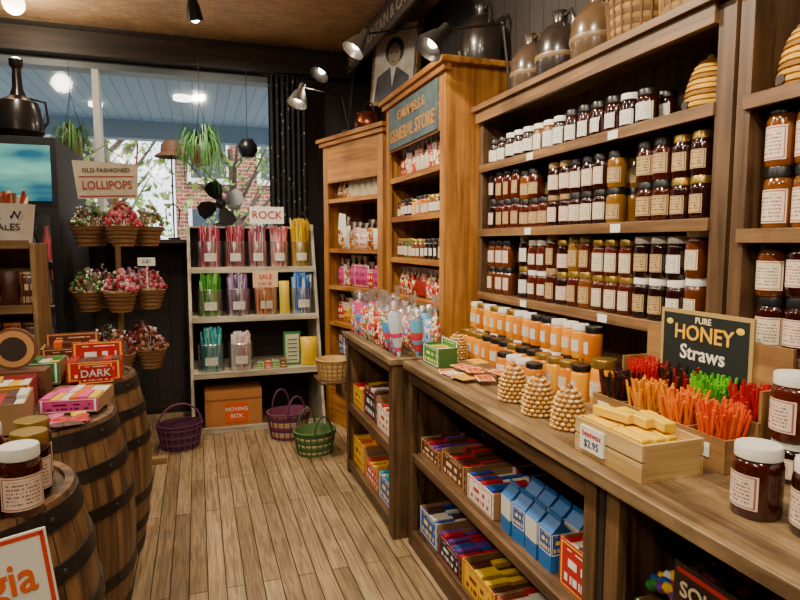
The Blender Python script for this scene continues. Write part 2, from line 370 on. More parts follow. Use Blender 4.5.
def tree(x,y,h,c,n=260,sp=1.3):
    b=B(); tk=M_('4e3e30',.9)
    b.tube([(x,y,-.11),(x+.05,y,h*.4),(x-.05,y,h*.75)],[.13,.1,.05],tk,8)
    for k in range(12):
        a=U(0,6.28); z=h*U(.35,.7); b.tube([(x,y,z),(x+math.cos(a)*.5,y+math.sin(a)*.5,z+.5),(x+math.cos(a)*1.1,y+math.sin(a)*1.1,z+1.2)],[.05,.03,.01],tk,5)
    for k in range(n):
        a=U(0,6.28); q=sp*math.sqrt(R()); z=h*.38+U(0,1)*h*.55
        px,py=x+q*math.cos(a),y+q*math.sin(a); s=U(.04,.10)
        v=[Vector((U(-1,1),U(-1,1),U(-1,1)))*s for _ in range(4)]
        b.add([(px+w.x,py+w.y,z+w.z) for w in v],[(0,1,2),(0,2,3)],random.choice(c))
    b.finish('street_tree')
GR=[M_(c,.8) for c in ('648232','829c42','446224','9cae5c')]
tree(-1.4,11.5,4.4,GR,900); tree(-5.2,14.3,5,GR,900); tree(.7,12.2,4.4,GR,500,.9); tree(-2.9,15,5,GR,900); tree(3.0,13.2,4.6,GR,300)

# ------------------------------------------------------------------ wall jar shelving (right)
def wall_unit(x0,x1,zs,top,name,floorpanel):
    b=B(); D=.262
    b.box(x0,x0+.045,0,D,0 if floorpanel else .932,top,W_UNIT)
    b.box(x1-.06,x1,-.005,D,.932,top,W_UNIT)
    b.box(x0+.045,x1-.06,D-.012,D,.94,top,W_UNIT[2])
    for z in zs:
        b.box(x0+.045,x1-.06,0,D-.012,z-.022,z,W_UNIT); b.box(x0+.03,x1-.06,-.012,0,z-.035,z+.004,W_SHELF)
    b.box(x0-.02,x1+.0,-.04,D,top,top+.028,W_SHELF); b.box(x0,x1-.06,-.022,-.002,top-.06,top,W_SHELF)
    for z in zs:
        for k in range(2):
            xx=x0+(x1-x0)*(.32+.36*k)+U(-.05,.05); b.box(xx,xx+.055,-.016,-.0125,z-.033,z-.002,PAPER)
    return b.finish(name,F1,.002)
F1=FR((1.45,2.98,0))
wall_unit(0,1.63,[1.235,1.57,1.906],2.19,'jar_shelf_unit',True)
wall_unit(1.64,3.3,[1.20,1.535,1.90],2.6,'jar_shelf_unit',False)
def jar_row(x0,x1,z,zn,r,h,stack,lids,bodies,labs,rows=2,y0=.055,gap=.0,name='preserve_jars',frame=None,jit=.003,seg=14):
    b=B(); x=x0+r; run=0
    while x<x1-r:
        if run<=0:
            run=random.choice((1,2,3)); body=random.choice(bodies); lab=random.choice(labs); lid=random.choice(lids); hs=U(.9,1.05); rs=U(.93,1.02); rb=U(-16,10); lo=U(.10,.2); hi=U(.54,.64)
        run-=1
        if R()>gap:
            for k in range(rows):
                n=stack if (k==0 or R()<.9) else 1
                if k==0 and stack>1 and R()<.06: n=stack-1
                for s in range(n):
                    bd=body if R()<.85 else random.choice(bodies)
                    jar(b,x+U(-jit,jit),y0+k*(2*r+.008)+U(-.003,.003),z+.0015+s*(h*hs+.001),r*rs,h*hs,bd,lid,lab if k==0 or s==n-1 else None,-95+rb+U(-10,10),seg,(lo,hi))
        x+=2*r+.005+jit
    return b.finish(name,frame or F1)
jar_row(.06,1.33,1.906,0,.039,.135,1,[LID_B,LID_B,LID_B,LID_W],JAM[:5],[LAB[1]],gap=.02)
jar_row(.06,1.56,1.57,0,.0365,.148,2,[LID_B,LID_B,LID_B,LID_G,LID_T],JAM,[LAB[0],LAB[2],LAB[0],LAB[3]],gap=.02)
jar_row(.06,1.56,1.235,0,.0365,.148,2,[LID_B,LID_W,LID_B,LID_G,LID_T],JAM,[LAB[0],LAB[2],LAB[1],LAB[3]],gap=.02)
jar_row(1.70,3.2,1.20,0,.042,.155,2,[LID_B],JAM,[LAB[0],LAB[2]],gap=.0)
jar_row(1.70,3.2,1.535,0,.042,.16,2,[LID_B],JAM,[LAB[0],LAB[2]],gap=.0)
STR=M_('c8962c',.8,var=.2); STR2=M_('8a5e1a',.8); SK1=M_('c89848',.45,var=.1); SK2=M_('8a5a28',.5); MAB=M_('e0c284',.45)
b=B(); skep(b,1.435,.11,1.908,.075,.17,STR,STR2,10); b.finish('straw_beehive',F1)
b=B(); skep(b,1.775,.10,1.902,.075,.18,STR,STR2,10); b.finish('straw_beehive',F1)

def jug(b,x,y,z,r,h,m,hm):
    b.lathe([(0,0),(r*.8,0),(r*.95,h*.15),(r,h*.4),(r*.93,h*.6),(r*.6,h*.78),(r*.32,h*.84),(r*.3,h*.95),(r*.36,h),(r*.2,h),(r*.2,h*.9)],(x,y,z),m,22)
    b.tube([(x+r*.3,y,z+h*.92),(x+r*.75,y,z+h*.95),(x+r*.98,y,z+h*.8),(x+r*.85,y,z+h*.66)],r*.09,hm,7)
for (x,y,r,h,c,zt) in ((.30,.13,.10,.29,'4a3a2c',2.22),(.55,.13,.11,.31,'2e2620',2.22),(.82,.13,.11,.30,'5a462e',2.22)):
    b=B(); m=M_(c,.25,0,.3,var=.2); jug(b,x,y,zt+.001,r,h,m,m)
    b.lathe([(r*.97,h*.3),(r*1.02,h*.34),(r*1.0,h*.38)],(x,y,zt),M_('7a6040',.4),22)
    b.finish('stoneware_jug',F1)
def basket(b,x,y,z,r,h,ms,handle=None,flare=1.2,n=9,sx=1.0,hh=1.1):
    S=Matrix.Diagonal((sx,1,1,1))
    b.lathe([(0,.003),(r*.95,.003)],(x,y,z),ms[0],24,S)
    for i in range(n):
        r0=r*(1+(flare-1)*i/n); r1=r*(1+(flare-1)*(i+1)/n); z0=h*i/n; z1=h*(i+1)/n
        b.lathe([(r0*.985,z0),(r0*1.02,(z0*.6+z1*.4)),(r1*.985,z1)],(x,y,z),ms[i%len(ms)],24,S)
    b.lathe([(r*flare*1.04,h*.97),(r*flare*1.05,h*1.02),(r*flare*.98,h*1.03),(r*.93*flare,h*.9),(r*.9,h*.1),(0,h*.05)],(x,y,z),ms[0],24,S)
    for k in range(20):
        a=2*math.pi*k/20
        b.tube([(x+sx*r*1.02*math.cos(a),y+r*1.02*math.sin(a),z+.003),(x+sx*r*flare*1.03*math.cos(a),y+r*flare*1.03*math.sin(a),z+h)],.0045,ms[-1],4)
    if handle=='arch':
        b.tube([(x+sx*r*flare*math.cos(t),y,z+h*.9+h*hh*math.sin(t)) for t in [math.pi*i/10 for i in range(11)]],.008,ms[-1],6)
    if handle=='two':
        for s in (-1,1):
            b.tube([(x+sx*r*flare*.45*math.cos(t),y+s*r*flare*.97,z+h*.92+h*hh*math.sin(t)) for t in [math.pi*i/8 for i in range(9)]],.008,ms[-1],6)
WK=M_('94703c',.8,var=.3); WK2=M_('6a4a24',.8,var=.2)
b=B(); basket(b,1.08,.12,2.22,.10,.17,[WK,WK2],'arch',1.15,hh=.9); b.finish('wicker_basket',F1)
b=B(); basket(b,1.36,.12,2.22,.11,.2,[WK2,WK],'arch',1.1); b.finish('wicker_basket',F1)

# ------------------------------------------------------------------ main counter
FC=FR((.96,2.72,0)); b=B()
b.box(-.0,3.3,-.03,.755,.895,.93,W_COUNTER); b.box(-.21,-.001,.34,.755,.895,.93,W_COUNTER)
b.box(-.21,-.18,.36,.74,.0,.895,W_CFACE)
for x0,x1,rail in ((0,1.46,.825),(1.50,3.28,.878)):
    b.box(x0,x0+.05,0,.03,0,.895,W_CFACE); b.box(x1-.05,x1,0,.03,0,.895,W_CFACE)
    b.box(x0+.05,x1-.05,0,.022,rail,.895,W_CFACE); b.box(x0+.05,x1-.05,0,.022,0,.09,W_CFACE)
    b.box(x0,x0+.02,.03,.5,0,.895,W_CFACE); b.box(x1-.02,x1,.03,.5,0,.895,W_CFACE)
    b.box(x0+.02,x1-.02,.03,.5,.06,.085,W_CFACE); b.box(x0+.02,x1-.02,.03,.5,.45,.475,W_CFACE); b.box(x0+.05,x1-.05,.0,.024,.44,.48,W_CFACE)
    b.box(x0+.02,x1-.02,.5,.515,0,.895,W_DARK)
b.box(1.47,1.49,.004,.02,0,.89,W_DARK)
b.finish('counter_cabinet',FC,.003)
RED=M_('a8181c',.4);YEL=M_('dcb010',.4);BLU=M_('1c4690',.4);GRN=M_('2a7a36',.4);PNK=M_('d04a8a',.4);ORG=M_('d86414',.4);BRN=M_('4a2412',.5);PUR=M_('5c3282',.4);WHT=M_('d4d0c6',.45);TEAL=M_('2490a0',.4);CRM=M_('e0d2b4',.6)
PAL=[RED,YEL,BLU,GRN,PNK,ORG,BRN,PUR,WHT]
def cbox(x,y,z,w,d,h,mc,ms,n,lab,F,name='candy_carton',back=0,fill=.9):
    b=B(); carton(b,x,y,z,w,d,h,mc,ms,n,lab,fill,back); return b.finish(name,F)
for x,w,h,ms,l,bk in ((.05,.24,.08,[BRN,RED,PUR],6,.06),(.31,.25,.11,[RED,BRN,BRN],6,.03),(.59,.22,.10,[WHT,RED,BLU],5,0)):
    cbox(x,.045,.477,w,.3,h,CARD,ms,8,LABBOX[l],FC,back=bk)
b=B()
def milk(b,x,y,z,w,h,m1,m2,a=0):
    T=TR(x+w/2,y+w/2,z)@RZ(a); q=w/2
    b.box(-q,q,-q,q,0,h*.3,m1,T); b.box(-q,q,-q,q,h*.3,h*.72,m2,T)
    b.add([(-q,-q,h*.72),(q,-q,h*.72),(q,q,h*.72),(-q,q,h*.72),(-q,0,h*.92),(q,0,h*.92)],[(0,1,5,4),(2,3,4,5),(1,2,5),(3,0,4)],m1,None,T)
    b.box(-q,q,-.003,.003,h*.91,h,m1,T)
MB=M_('2466a8',.4)
for i in range(4):
    for j in range(2):
        milk(b,.86+i*.085,.05+j*.095,.4765,.072,.175,MB,LABBOX[1] if (i+j)%2 else WHT,U(-.1,.1))
b.finish('candy_milk_cartons',FC)
cbox(1.24,.045,.477,.18,.3,.15,CARD,[RED,WHT,RED],5,LABBOX[0],FC,back=.03)
for x,w,h,ms,l in ((.06,.22,.13,[BLU,BRN,WHT],1),(.30,.24,.1,[PUR,RED,BLU],8),(.56,.28,.12,[BRN,YEL],2),(.86,.26,.13,[RED,WHT],0),(1.14,.27,.16,[WHT,BRN,RED],5)):
    cbox(x,.04,.087,w,.32,h,CARD,ms,8,LABBOX[l],FC)
for x,w,h,ms,l in ((1.56,.15,.14,[RED,GRN,YEL],4),(1.74,.24,.20,[WHT,RED,BLU],0),(2.02,.26,.18,[PNK,WHT,YEL],3),(2.32,.3,.15,[BLU,WHT],1)):
    cbox(x,.05,.477,w,.26,h,CARD,ms,7,LABBOX[l],FC)
for x,w,h,ms,l in ((1.57,.26,.12,[GRN,WHT],4),(1.86,.3,.12,[YEL,RED],2),(2.2,.3,.12,[PNK,WHT],7)):
    cbox(x,.05,.087,w,.3,h,CARD,ms,7,LABBOX[l],FC)
b=B()
for k in range(170):
    x=U(.015,.135); y=U(.015,.24); zz=.655+U(0,.05)*(1-abs(x-.075)/.09); b.sphere((1.56+x,.05+y,zz),.012,random.choice(PAL),6,4,(1.5,1,1)) 
b.finish('wrapped_candies',FC)
b=B(); b.box(1.70,1.93,.034,.040,.482,.795,M_('2a1412',.5)); b.box(1.71,1.92,.032,.034,.775,.785,M_('b02020')); b.box(1.71,1.92,.032,.034,.50,.51,M_('b02020')); b.text('SQUARE',.05,(1.815,.030,.74),M_('d8c8a0'),ext=.001); b.text('candies',.048,(1.815,.030,.685),M_('d03824'),ext=.001)
b.text('5 for $1',.04,(1.815,.030,.63),M_('d8c8a0'),ext=.001); b.finish('candy_sign',FC)

def honeyrow(x0,x1,y,z,r,h,stack,lids,name,labs,bod=HONEY):
    b=B(); x=x0+r
    while x<=x1-r+.001:
        body=random.choice(bod)
        for s in range(stack): jar(b,x,y+U(-.004,.004),z+.001+s*(h+.001),r,h,body,random.choice(lids),random.choice(labs),-90+U(-25,15),16,(.22,.56),44)
        x+=2*r+.008
    b.finish(name,FC)
honeyrow(-.16,.95,.425,.93,.034,.13,2,[LID_G,LID_W,LID_B],'honey_jars',LAB[:2])
honeyrow(-.10,.95,.345,.93,.036,.13,1,[LID_B,LID_G],'honey_jars',LAB[:1])
honeyrow(.45,.80,.26,.93,.036,.11,1,[LID_B,LID_W],'honey_jars',LAB[:2],HONEY+[JAM[3],JAM[6]])
honeyrow(.96,1.15,.36,.93,.046,.17,1,[LID_G],'honey_jars',LAB[:1],HONEY[:2])
for (x,y) in ((.82,.115),(1.005,.105),(1.165,.115)):
    b=B(); beadskep(b,x,y,.931,.052,.125,SK1,SK2); b.finish('beehive_honey_pot',FC)
b=B(); beadskep(b,.02,.25,.931,.05,.12,SK1,SK2); b.finish('beehive_honey_pot',FC)
b=B()
for i in range(11):
    a=U(-.3,.3); x=.28+.06*(i%5)+.02*(i//5); y=.035+.065*(i//4)
    b.box(-.05,.05,-.035,.035,0,.004,random.choice([LABBOX[6],LABBOX[2],LABBOX[7],LABBOX[5]]),TR(x+.03,y+.035,.931+.0045*i)@RZ(a))
b.finish('recipe_booklets',FC)
cbox(.04,.06,.931,.19,.10,.09,M_('3f6a2a',.6),[GRN,YEL,WHT],6,LABBOX[4],FC,'gift_carton',.03)
b=B()
def crate(b,x0,x1,y0,y1,z,h,W,sl=2,gap=.006,t=.009):
    b.box(x0,x1,y0,y1,z,z+.007,W)
    sh=(h-gap*(sl-1))/sl
    for k in range(sl):
        za=z+.007+k*(sh+gap); zb=za+sh
        b.box(x0,x1,y0,y0+t,za,zb,W); b.box(x0,x1,y1-t,y1,za,zb,W)
    b.box(x0,x0+t,y0+t,y1-t,z+.007,z+h+.007,W); b.box(x1-t,x1,y0+t,y1-t,z+.007,z+h+.007,W)
crate(b,1.335,1.60,.02,.205,.9305,.085,W_PINE)
b.box(1.365,1.465,.014,.0195,.945,1.01,PAPER); b.text('beeswax',.023,(1.415,.0135,.992),M_('b02828'),ext=.0004); b.text('$2.95',.028,(1.415,.0135,.965),M_('2a2a60'),ext=.0004)
b.finish('wooden_crate',FC,.0015)
b=B(); WAX=M_('e8b800',.45,var=.05)
for j in range(3):
    for i in range(4 if j<2 else 3):
        cy=.034+i*.039+(.014 if j%2 else 0); cz=.939+j*.031; x0=1.348+U(0,.006)
        b.box(x0,x0+.110,cy,cy+.034,cz,cz+.028,WAX); b.box(x0+.116,x0+.228,cy+.001,cy+.033,cz,cz+.028,WAX)
for k in range(3): b.box(-.06,.06,-.017,.017,0,.026,WAX,TR(1.42+k*.045,.08+k*.03,1.034)@RZ(.2-.2*k))
b.finish('beeswax_bars',FC,.004)
b=B(); X0,X1,Y0,Y1=1.10,1.62,.25,.47; z=.931
WD=wood('display_ply','a47a48','7a542c',.5,1,.2)
b.box(X0,X1,Y0,Y1,z,z+.008,WD); b.box(X0,X1,Y0,Y0+.008,z+.008,z+.085,WD)
b.box(X0,X1,.355,.362,z+.008,z+.12,WD); b.box(X0,X1,Y1-.01,Y1,z+.008,z+.30,WD)
for i in range(5):
    x=X0+(X1-X0-.008)*i/4
    b.box(x,x+.008,Y0+.008,.355,z+.008,z+.085,WD); b.box(x,x+.008,.362,Y1-.01,z+.008,z+.12 if i in (1,2,3) else z+.2,WD)
b.box(X0+.07,X0+.41,Y1-.018,Y1-.0105,z+.15,z+.365,M_('a88a50',.6)); 
b.box(X0+.083,X0+.397,Y1-.0195,Y1-.018,z+.162,z+.353,M_('1c2220',.5))
b.text('PURE',.026,(X0+.24,Y1-.021,z+.337),M_('e8d8b0'),ext=.0008); b.text('HONEY',.064,(X0+.24,Y1-.021,z+.296),M_('e8b020'),ext=.0008,sx=1.0); b.text('Straws',.062,(X0+.24,Y1-.021,z+.236),M_('e8e0c8'),ext=.0008)
for s in (.11,.37):
    b.lathe([(0,0),(.014,.001),(0,.003)],(X0+s,Y1-.02,z+.325),M_('e8c040'),10,Matrix.Rotation(math.pi/2,4,'X')@Matrix.Diagonal((1,.7,1,1)))
STRAW=[['1f1a1a','4a1410','28161a'],['d88000','e49800'],['e06800','e87c00'],['d84000','e05a00']]
BACK=[['b81212','c81818'],['2a1410','401c14','a01818'],['3a9000','60b810'],['b81212','981010']]
dx=(X1-X0)/4
for i in range(4):
    cx=X0+dx*(i+.5)
    sticks(b,cx,Y0+.055,z+.01,.052,.145,[M_(c,.3,0,.2) for c in STRAW[i]],100,.0036,.3)
    sticks(b,cx,.41,z+.01,.046,.175,[M_(c,.3,0,.2) for c in BACK[i]],90,.0036,.28)
for i in range(4): b.box(X0+dx*i+.03,X0+dx*i+.085,Y0-.0025,Y0-.0005,z+.03,z+.065,PAPER)
b.finish('honey_straw_display',FC)
b=B(); jar(b,1.80,.145,.9305,.049,.15,JAM[7],LID_W,LAB[2],-112,28); b.finish('preserve_jar',FC)
b=B(); jar(b,1.915,.175,.9305,.05,.15,JAM[2],LID_W,LAB[2],-110,28); b.finish('preserve_jar',FC)
b=B(); jar(b,1.69,.39,.9305,.052,.10,JAM[4],LID_W,LAB[2],-110,28); jar(b,1.69,.385,1.032,.052,.16,JAM[1],LID_W,LAB[2],-115,28); b.finish('preserve_jar',FC)

# ------------------------------------------------------------------ low cabinet
FL=FR((.90,3.76,0)); b=B()
b.box(-.01,1.0,-.02,.355,.90,.93,W_COUNTER)
b.box(0,.022,0,.35,0,.90,W_CFACE); b.box(.968,.99,0,.35,0,.90,W_CFACE)
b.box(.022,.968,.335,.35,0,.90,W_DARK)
for z in (.06,.45): b.box(.022,.968,.01,.335,z,z+.022,W_CFACE); b.box(.022,.968,0,.012,z-.03,z+.024,W_CFACE)
b.box(0,.05,-.004,.0,0,.9,W_CFACE); b.box(.92,.99,-.004,.0,0,.9,W_CFACE); b.box(.022,.968,0,.012,.85,.9,W_CFACE)
b.box(-.26,0,-.17,.10,.585,.60,W_CFACE); b.box(-.2,0,-.03,-.01,.48,.585,W_CFACE)
b.finish('low_shelf_cabinet',FL,.003)
for x,w,h,ms,l in ((.05,.24,.12,[YEL,RED],2),(.32,.25,.17,[BRN,WHT],8),(.6,.28,.13,[WHT,RED],5)):
    cbox(x,.03,.473,w,.27,h,CARD,ms,6,LABBOX[l],FL,back=.08)
for x,w,h,ms,l in ((.05,.25,.17,[YEL,YEL,ORG],2),(.34,.25,.12,[RED,YEL],0),(.63,.26,.14,[TEAL,WHT],1)):
    cbox(x,.03,.083,w,.27,h,CARD,ms,6,LABBOX[l],FL)
b=B(); 
STRIP=[M_(c,.2,0,.6) for c in ('e8508a','6ab8e0','e84038','f0e8ec','9a6ad0','d8e8f4','e02860','4a90d0')]
def conepop(b,x,y,z,h,a,lean):
    T=TR(x,y,z)@RZ(a)@Matrix.Rotation(lean,4,'Y'); n=9; c=random.sample(STRIP,3)
    for i in range(n):
        t0=i/n;t1=(i+1)/n; f=lambda t:.008+.030*math.sin(min(1,t*1.15)*math.pi*.5)
        b.lathe([(f(t0),h*.8*t0),(f(t1),h*.8*t1)],(0,0,0),c[i%3] if i<6 else c[0],9,T)
    b.lathe([(f(1),h*.8),(.012,h*.86),(.030,h)],(0,0,0),CELLO,9,T)
for i in range(14):
    for j in range(3):
        x=.05+i*.068+U(-.012,.012); y=.05+j*.095
        q=R()
        if q<.35: conepop(b,x,y,.931,U(.2,.28),U(0,6),U(-.15,.15))
        else: clearbag(b,x,y,.931,.085,U(.22,.31),.055,random.choice(MIX[:3]+[MIX[4]]),U(-.6,.6),random.choice(STRIP))
b.finish('candy_bags',FL)
b=B(); basket(b,0,0,0,.095,.13,[M_('b8925a',.8,var=.2),M_('94703c',.8)],None,1.2); b.finish('wicker_basket',TR(.84,3.885,.601))

# ------------------------------------------------------------------ hutches
def hutch(W,D,H,zs,F,zb,sign):
    b=B()
    b.box(0,.03,0,D,0,H,W_HUTCH); b.box(W-.03,W,0,D,0,H,W_HUTCH); b.box(.03,W-.03,D-.015,D,0,H,W_UNIT[2])
    b.box(0,.07,-.018,0,0,H,W_HUTCH); b.box(W-.07,W,-.018,0,0,H,W_HUTCH)
    b.box(-.05,W+.05,-.06,D,H,H+.03,W_HUTCH); b.box(-.03,W+.03,-.04,0,H-.035,H,W_HUTCH)
    b.box(.07,W-.07,-.018,0,H-.33,H-.035,W_HUTCH)
    for z in zs: b.box(.03,W-.03,0,D-.015,z-.02,z,W_HUTCH); b.box(.07,W-.07,-.012,0,z-.03,z+.004,W_HUTCH)
    b.box(.07,W-.07,-.014,0,0,zb,W_HUTCH)
    if sign:
        b.box(.09,W-.09,-.028,-.019,H-.32,H-.05,M_('4a5a5c',.6,var=.3))
        b.text('GENERAL STORE',.115,(W/2,-.030,H-.245),M_('b07a34'),ext=.002,sx=.92); b.text('CARAMELS &',.085,(W/2,-.030,H-.125),M_('b07a34'),ext=.002)
    return b
F2=FR((1.285,4.06,0)); W2=1.05; H2=2.44
hutch(W2,.41,H2,[1.15,1.40,1.67,1.93],F2,.93,True).finish('general_store_hutch',F2,.003)
F3=FR((1.02,4.97,0),(.29,-.957)); hutch(.88,.36,2.31,[.55,.85,1.15,1.45,1.85],F3,.3,False).finish('display_hutch',F3,.003)
b=B()
for i in range(12):
    clearbag(b,.12+i*.075,.07,1.932,.08,.2,.05,random.choice([MIX[3],MIX[1],MIX[4],M_('d8c4b0',.3,0,.4)]),U(-.3,.3),RED,random.choice([LABBOX[5],LABBOX[0],None]))
b.finish('candy_bags',F2)
jar_row(.09,.96,1.67,0,.033,.115,1,[LID_G,LID_B],JAM+HONEY[2:],LAB[:2],rows=2,name='relish_jars',frame=F2)
jar_row(.09,.96,1.40,0,.033,.125,1,[LID_B,LID_G],JAM+[M_('4a5a20',.2,0,.5)],LAB[:2],rows=2,name='relish_jars',frame=F2)
b=B()
for i in range(12):
    clearbag(b,.12+i*.073,.07,1.152,.085,.19,.05,random.choice([MIX[4],MIX[1],M_('90201a',.3)]),U(-.3,.3),YEL,random.choice([LABBOX[0],LABBOX[7],None]))
b.finish('candy_bags',F2)
b=B()
for z,ms in ((1.85,[MIX[3],M_('d8cca8',.3)]),(1.45,[MIX[3],M_('e0d8c8',.3),LABBOX[5]]),(1.15,[MIX[1],LABBOX[3],LABBOX[0]]),(.85,[LABBOX[0],LABBOX[2],YEL]),(.55,[LABBOX[1],RED])):
    for i in range(8):
        clearbag(b,.12+i*.09,.09,z+.002,.10,U(.2,.26),.07,random.choice(ms),U(-.3,.3),random.choice([RED,YEL]),random.choice([None,LABBOX[5],None]))
b.finish('candy_bags',F3)
b=B(); b.box(-.05,.05,0,.002,0,.13,PAPER,TR(.30,-.024,1.60)@Matrix.Rotation(.15,4,'Y')); b.box(-.03,.03,0,.002,0,.13,PAPER,TR(.36,-.028,1.55)@Matrix.Rotation(-.1,4,'Y')); b.finish('paper_tag',F3)
b=B(); CU=M_('8a4a2c',.3,.9,var=.2)
b.lathe([(0,0),(.07,0),(.11,.05),(.115,.1),(.09,.15),(.1,.165),(.085,.165),(.07,.12),(0,.11)],(.40,.17,2.341),CU,22)
b.tube([(.40+.09*math.cos(t),.17,2.341+.14+.11*math.sin(t)) for t in [math.pi*i/10 for i in range(11)]],.006,IRON,6)
b.finish('copper_pot',F3)
b=B(); m=M_('241d18',.3,0,.4,var=.2); jug(b,.86,.28,2.471,.12,.36,m,m); b.finish('stoneware_jug',F2)
b=B(); m=M_('6a5a48',.35,0,.3,var=.2); jug(b,.56,.30,2.471,.085,.2,m,m); b.finish('stoneware_jug',F2)
b=B(); b.box(-.24,.24,-.02,.02,-.31,.31,W_TAN[0]); b.box(-.21,.21,-.024,-.02,-.28,.28,M_('e0d8c8',.6,var=.15))
b.lathe([(0,.0),(.10,.001),(0,.002)],(0,-.0245,.09),M_('4a443e',.7),20,Matrix.Rotation(math.pi/2,4,'X'))
b.lathe([(0,0),(.075,.002),(0,.004)],(0,-.0255,.06),M_('b09a84',.6,var=.2),20,Matrix.Rotation(math.pi/2,4,'X')@Matrix.Diagonal((.85,1.15,1,1)))
for s in (-.03,.03): b.box(s-.010,s+.010,-.0305,-.030,.07,.08,M_('2a2420'))
b.box(-.02,.02,-.0305,-.030,.005,.012,M_('6a3a30'))
b.add([(-.19,-.026,-.28),(.19,-.026,-.28),(.17,-.026,-.1),(.04,-.026,-.03),(-.04,-.026,-.03),(-.17,-.026,-.1)],[(0,1,2,3,4,5)],M_('5a5a60',.7,var=.2)); b.add([(-.03,-.027,-.03),(.03,-.027,-.03),(0,-.027,-.18)],[(0,2,1)],WHITE)
b.finish('framed_portrait',TR(1.50,4.55,2.88)@RZ(math.radians(-62))@Matrix.Rotation(.12,4,'Y'))
b=B(); b.box(0,1.9,-.012,.012,2.96,3.14,M_('4a3e36',.7,var=.25)); b.text('SODA FOUNTAIN & CANDY',.12,(.95,-.014,3.05),M_('a89a84'),ext=.001,sx=1.15)
b.finish('wooden_sign_board',FR((1.30,5.25,0)))
def lamp(base,elbow,head,aim,shade,e=10):
    b=B(); b.cyl(base,.05,.018,BLACK,16)
    b.tube([(base[0],base[1],base[2]+.01),elbow],.007,IRON,6); b.tube([elbow,head],.007,IRON,6); b.sphere(elbow,.015,IRON)
    d=Vector(aim).normalized(); q=d.to_track_quat('Z','Y').to_matrix().to_4x4()
    b.lathe([(0,-.03),(.022,-.028),(.026,.02),(.045,.05),(.078,.14),(.075,.14),(.042,.055),(.02,.03)],head,shade,20,q)
    b.sphere(tuple(Vector(head)+d*.09),.03,M_('fff0d8',.3,emis=14))
    b.finish('clamp_lamp')
    l=bpy.data.lights.new('clamp_bulb','SPOT'); l.energy=e; l.color=(1,.84,.62); l.spot_size=2.0; l.shadow_soft_size=.03
    o=bpy.data.objects.new('clamp_bulb',l); o.location=Vector(head)+d*.15; o.rotation_euler=d.to_track_quat('-Z','Y').to_euler(); COL.objects.link(o)
SH1=M_('9a968e',.35,.8); SH2=M_('3a3632',.4,.6)
lamp((1.42,3.95,2.471),(1.45,3.95,2.95),(1.06,3.88,2.84),(-.55,-.1,-.8),SH1,14)
lamp((1.2,4.80,2.341),(1.13,4.8,2.66),(.78,4.62,2.66),(-.3,-.2,-.9),SH1,16)
lamp((1.58,2.87,2.221),(1.52,2.86,2.62),(1.2,2.88,2.56),(-.6,-.1,-.7),SH2)
lamp((1.13,4.60,2.341),(1.2,4.7,2.85),(1.0,4.75,2.90),(-.5,-.3,-.8),SH2)

# ------------------------------------------------------------------ rear candy rack
b=B(); RX0,RX1=-.08,.97
for x in (RX0,RX1-.025):
    vs=[(x,4.80,0),(x,5.50,0),(x,5.50,1.66),(x,5.28,1.66),(x+.025,4.80,0),(x+.025,5.50,0),(x+.025,5.50,1.66),(x+.025,5.28,1.66)]
    b.add(vs,[(0,1,2,3),(7,6,5,4),(0,4,5,1),(1,5,6,2),(2,6,7,3),(3,7,4,0)],W_WHITE[2])
for y0,y1,z in ((4.84,5.48,.48),(5.00,5.48,.90),(5.13,5.48,1.29)):
    b.box(RX0+.025,RX1-.025,y0,y1,z-.022,z,W_WHITE); b.box(RX0+.025,RX1-.025,y0-.012,y0,z-.035,z+.012,W_WHITE)
b.box(RX0+.025,RX1-.025,5.485,5.5,.0,1.64,W_DARK[0]); b.box(RX0+.025,RX1-.025,4.83,4.845,0,.05,W_WHITE)
b.box(RX0+.03,RX1-.03,5.34,5.485,1.625,1.64,W_WHITE)
b.finish('candy_rack',None,.002)
def candyjar(x,y,z,cols,r=.10,h=.22,sh=.32,n=140):
    b=B(); b.lathe([(0,0),(r*.97,0),(r,.01),(r,h*.9),(r*.96,h*.95),(r*.96,h),(r*.92,h),(r*.95,h*.9),(r*.95,.004),(0,.004)],(x,y,z+.001),JARP,24)
    b.lathe([(r*.97,h-.018),(r*1.03,h-.012),(r*1.03,h-.002),(r*.97,h+.004)],(x,y,z+.001),JARP,24)
    sticks(b,x,y,z+.006,r*.9,sh,[M_(c,.3,0,.3) for c in cols],n,.0062,.07,1.0)
    b.label(x,y,z+.06,z+.125,r*1.015,LAB[1],-90,28,5)
    b.finish('candy_stick_jar')
candyjar(.08,4.96,.481,['2aa0a8','48b8b8','8adcd8','1a8088']); candyjar(.31,4.96,.481,['e4dcd6','e8a8a8','f0ece6','c8b8b0'],sh=.28)
candyjar(.09,5.12,.901,['48a030','7acc50','2a7424','b0dc90']); candyjar(.31,5.12,.901,['7a5a8a','a890b4','5a4068','d0c4d8']); candyjar(.53,5.12,.901,['e07020','f09848','c85010','f0c090'],sh=.27); candyjar(.84,5.12,.901,['2a68b8','5a9ae0','d8e0f0','1a4a90'])
candyjar(.10,5.25,1.291,['a82848','d86080','7a142c','e8b0b8']); candyjar(.30,5.25,1.291,['7a1c2c','b04858','581020','d8a0a0'],.09); candyjar(.485,5.25,1.291,['b87080','a85068','e8c0c8','7a3448'],.085)
candyjar(.665,5.25,1.291,['e07880','f0b0b0','b85060','f4dcd8'],.085); candyjar(.85,5.25,1.291,['dcb808','e8cc20','c09000'],.09,sh=.38)
def bagrow(items,name):
    b=B()
    for (x,y,z,w,h,m) in items: pouch(b,x,y,z+.001,w,h,.07,m,U(-.15,.15),-.08)
    b.finish(name)
bagrow([(.86,4.93,.481,.14,.24,M_('e0b400',.35,0,.2)),(.69,5.10,.901,.09,.28,M_('d8bc38',.35,0,.2))],'candy_bags')
b=B(); 
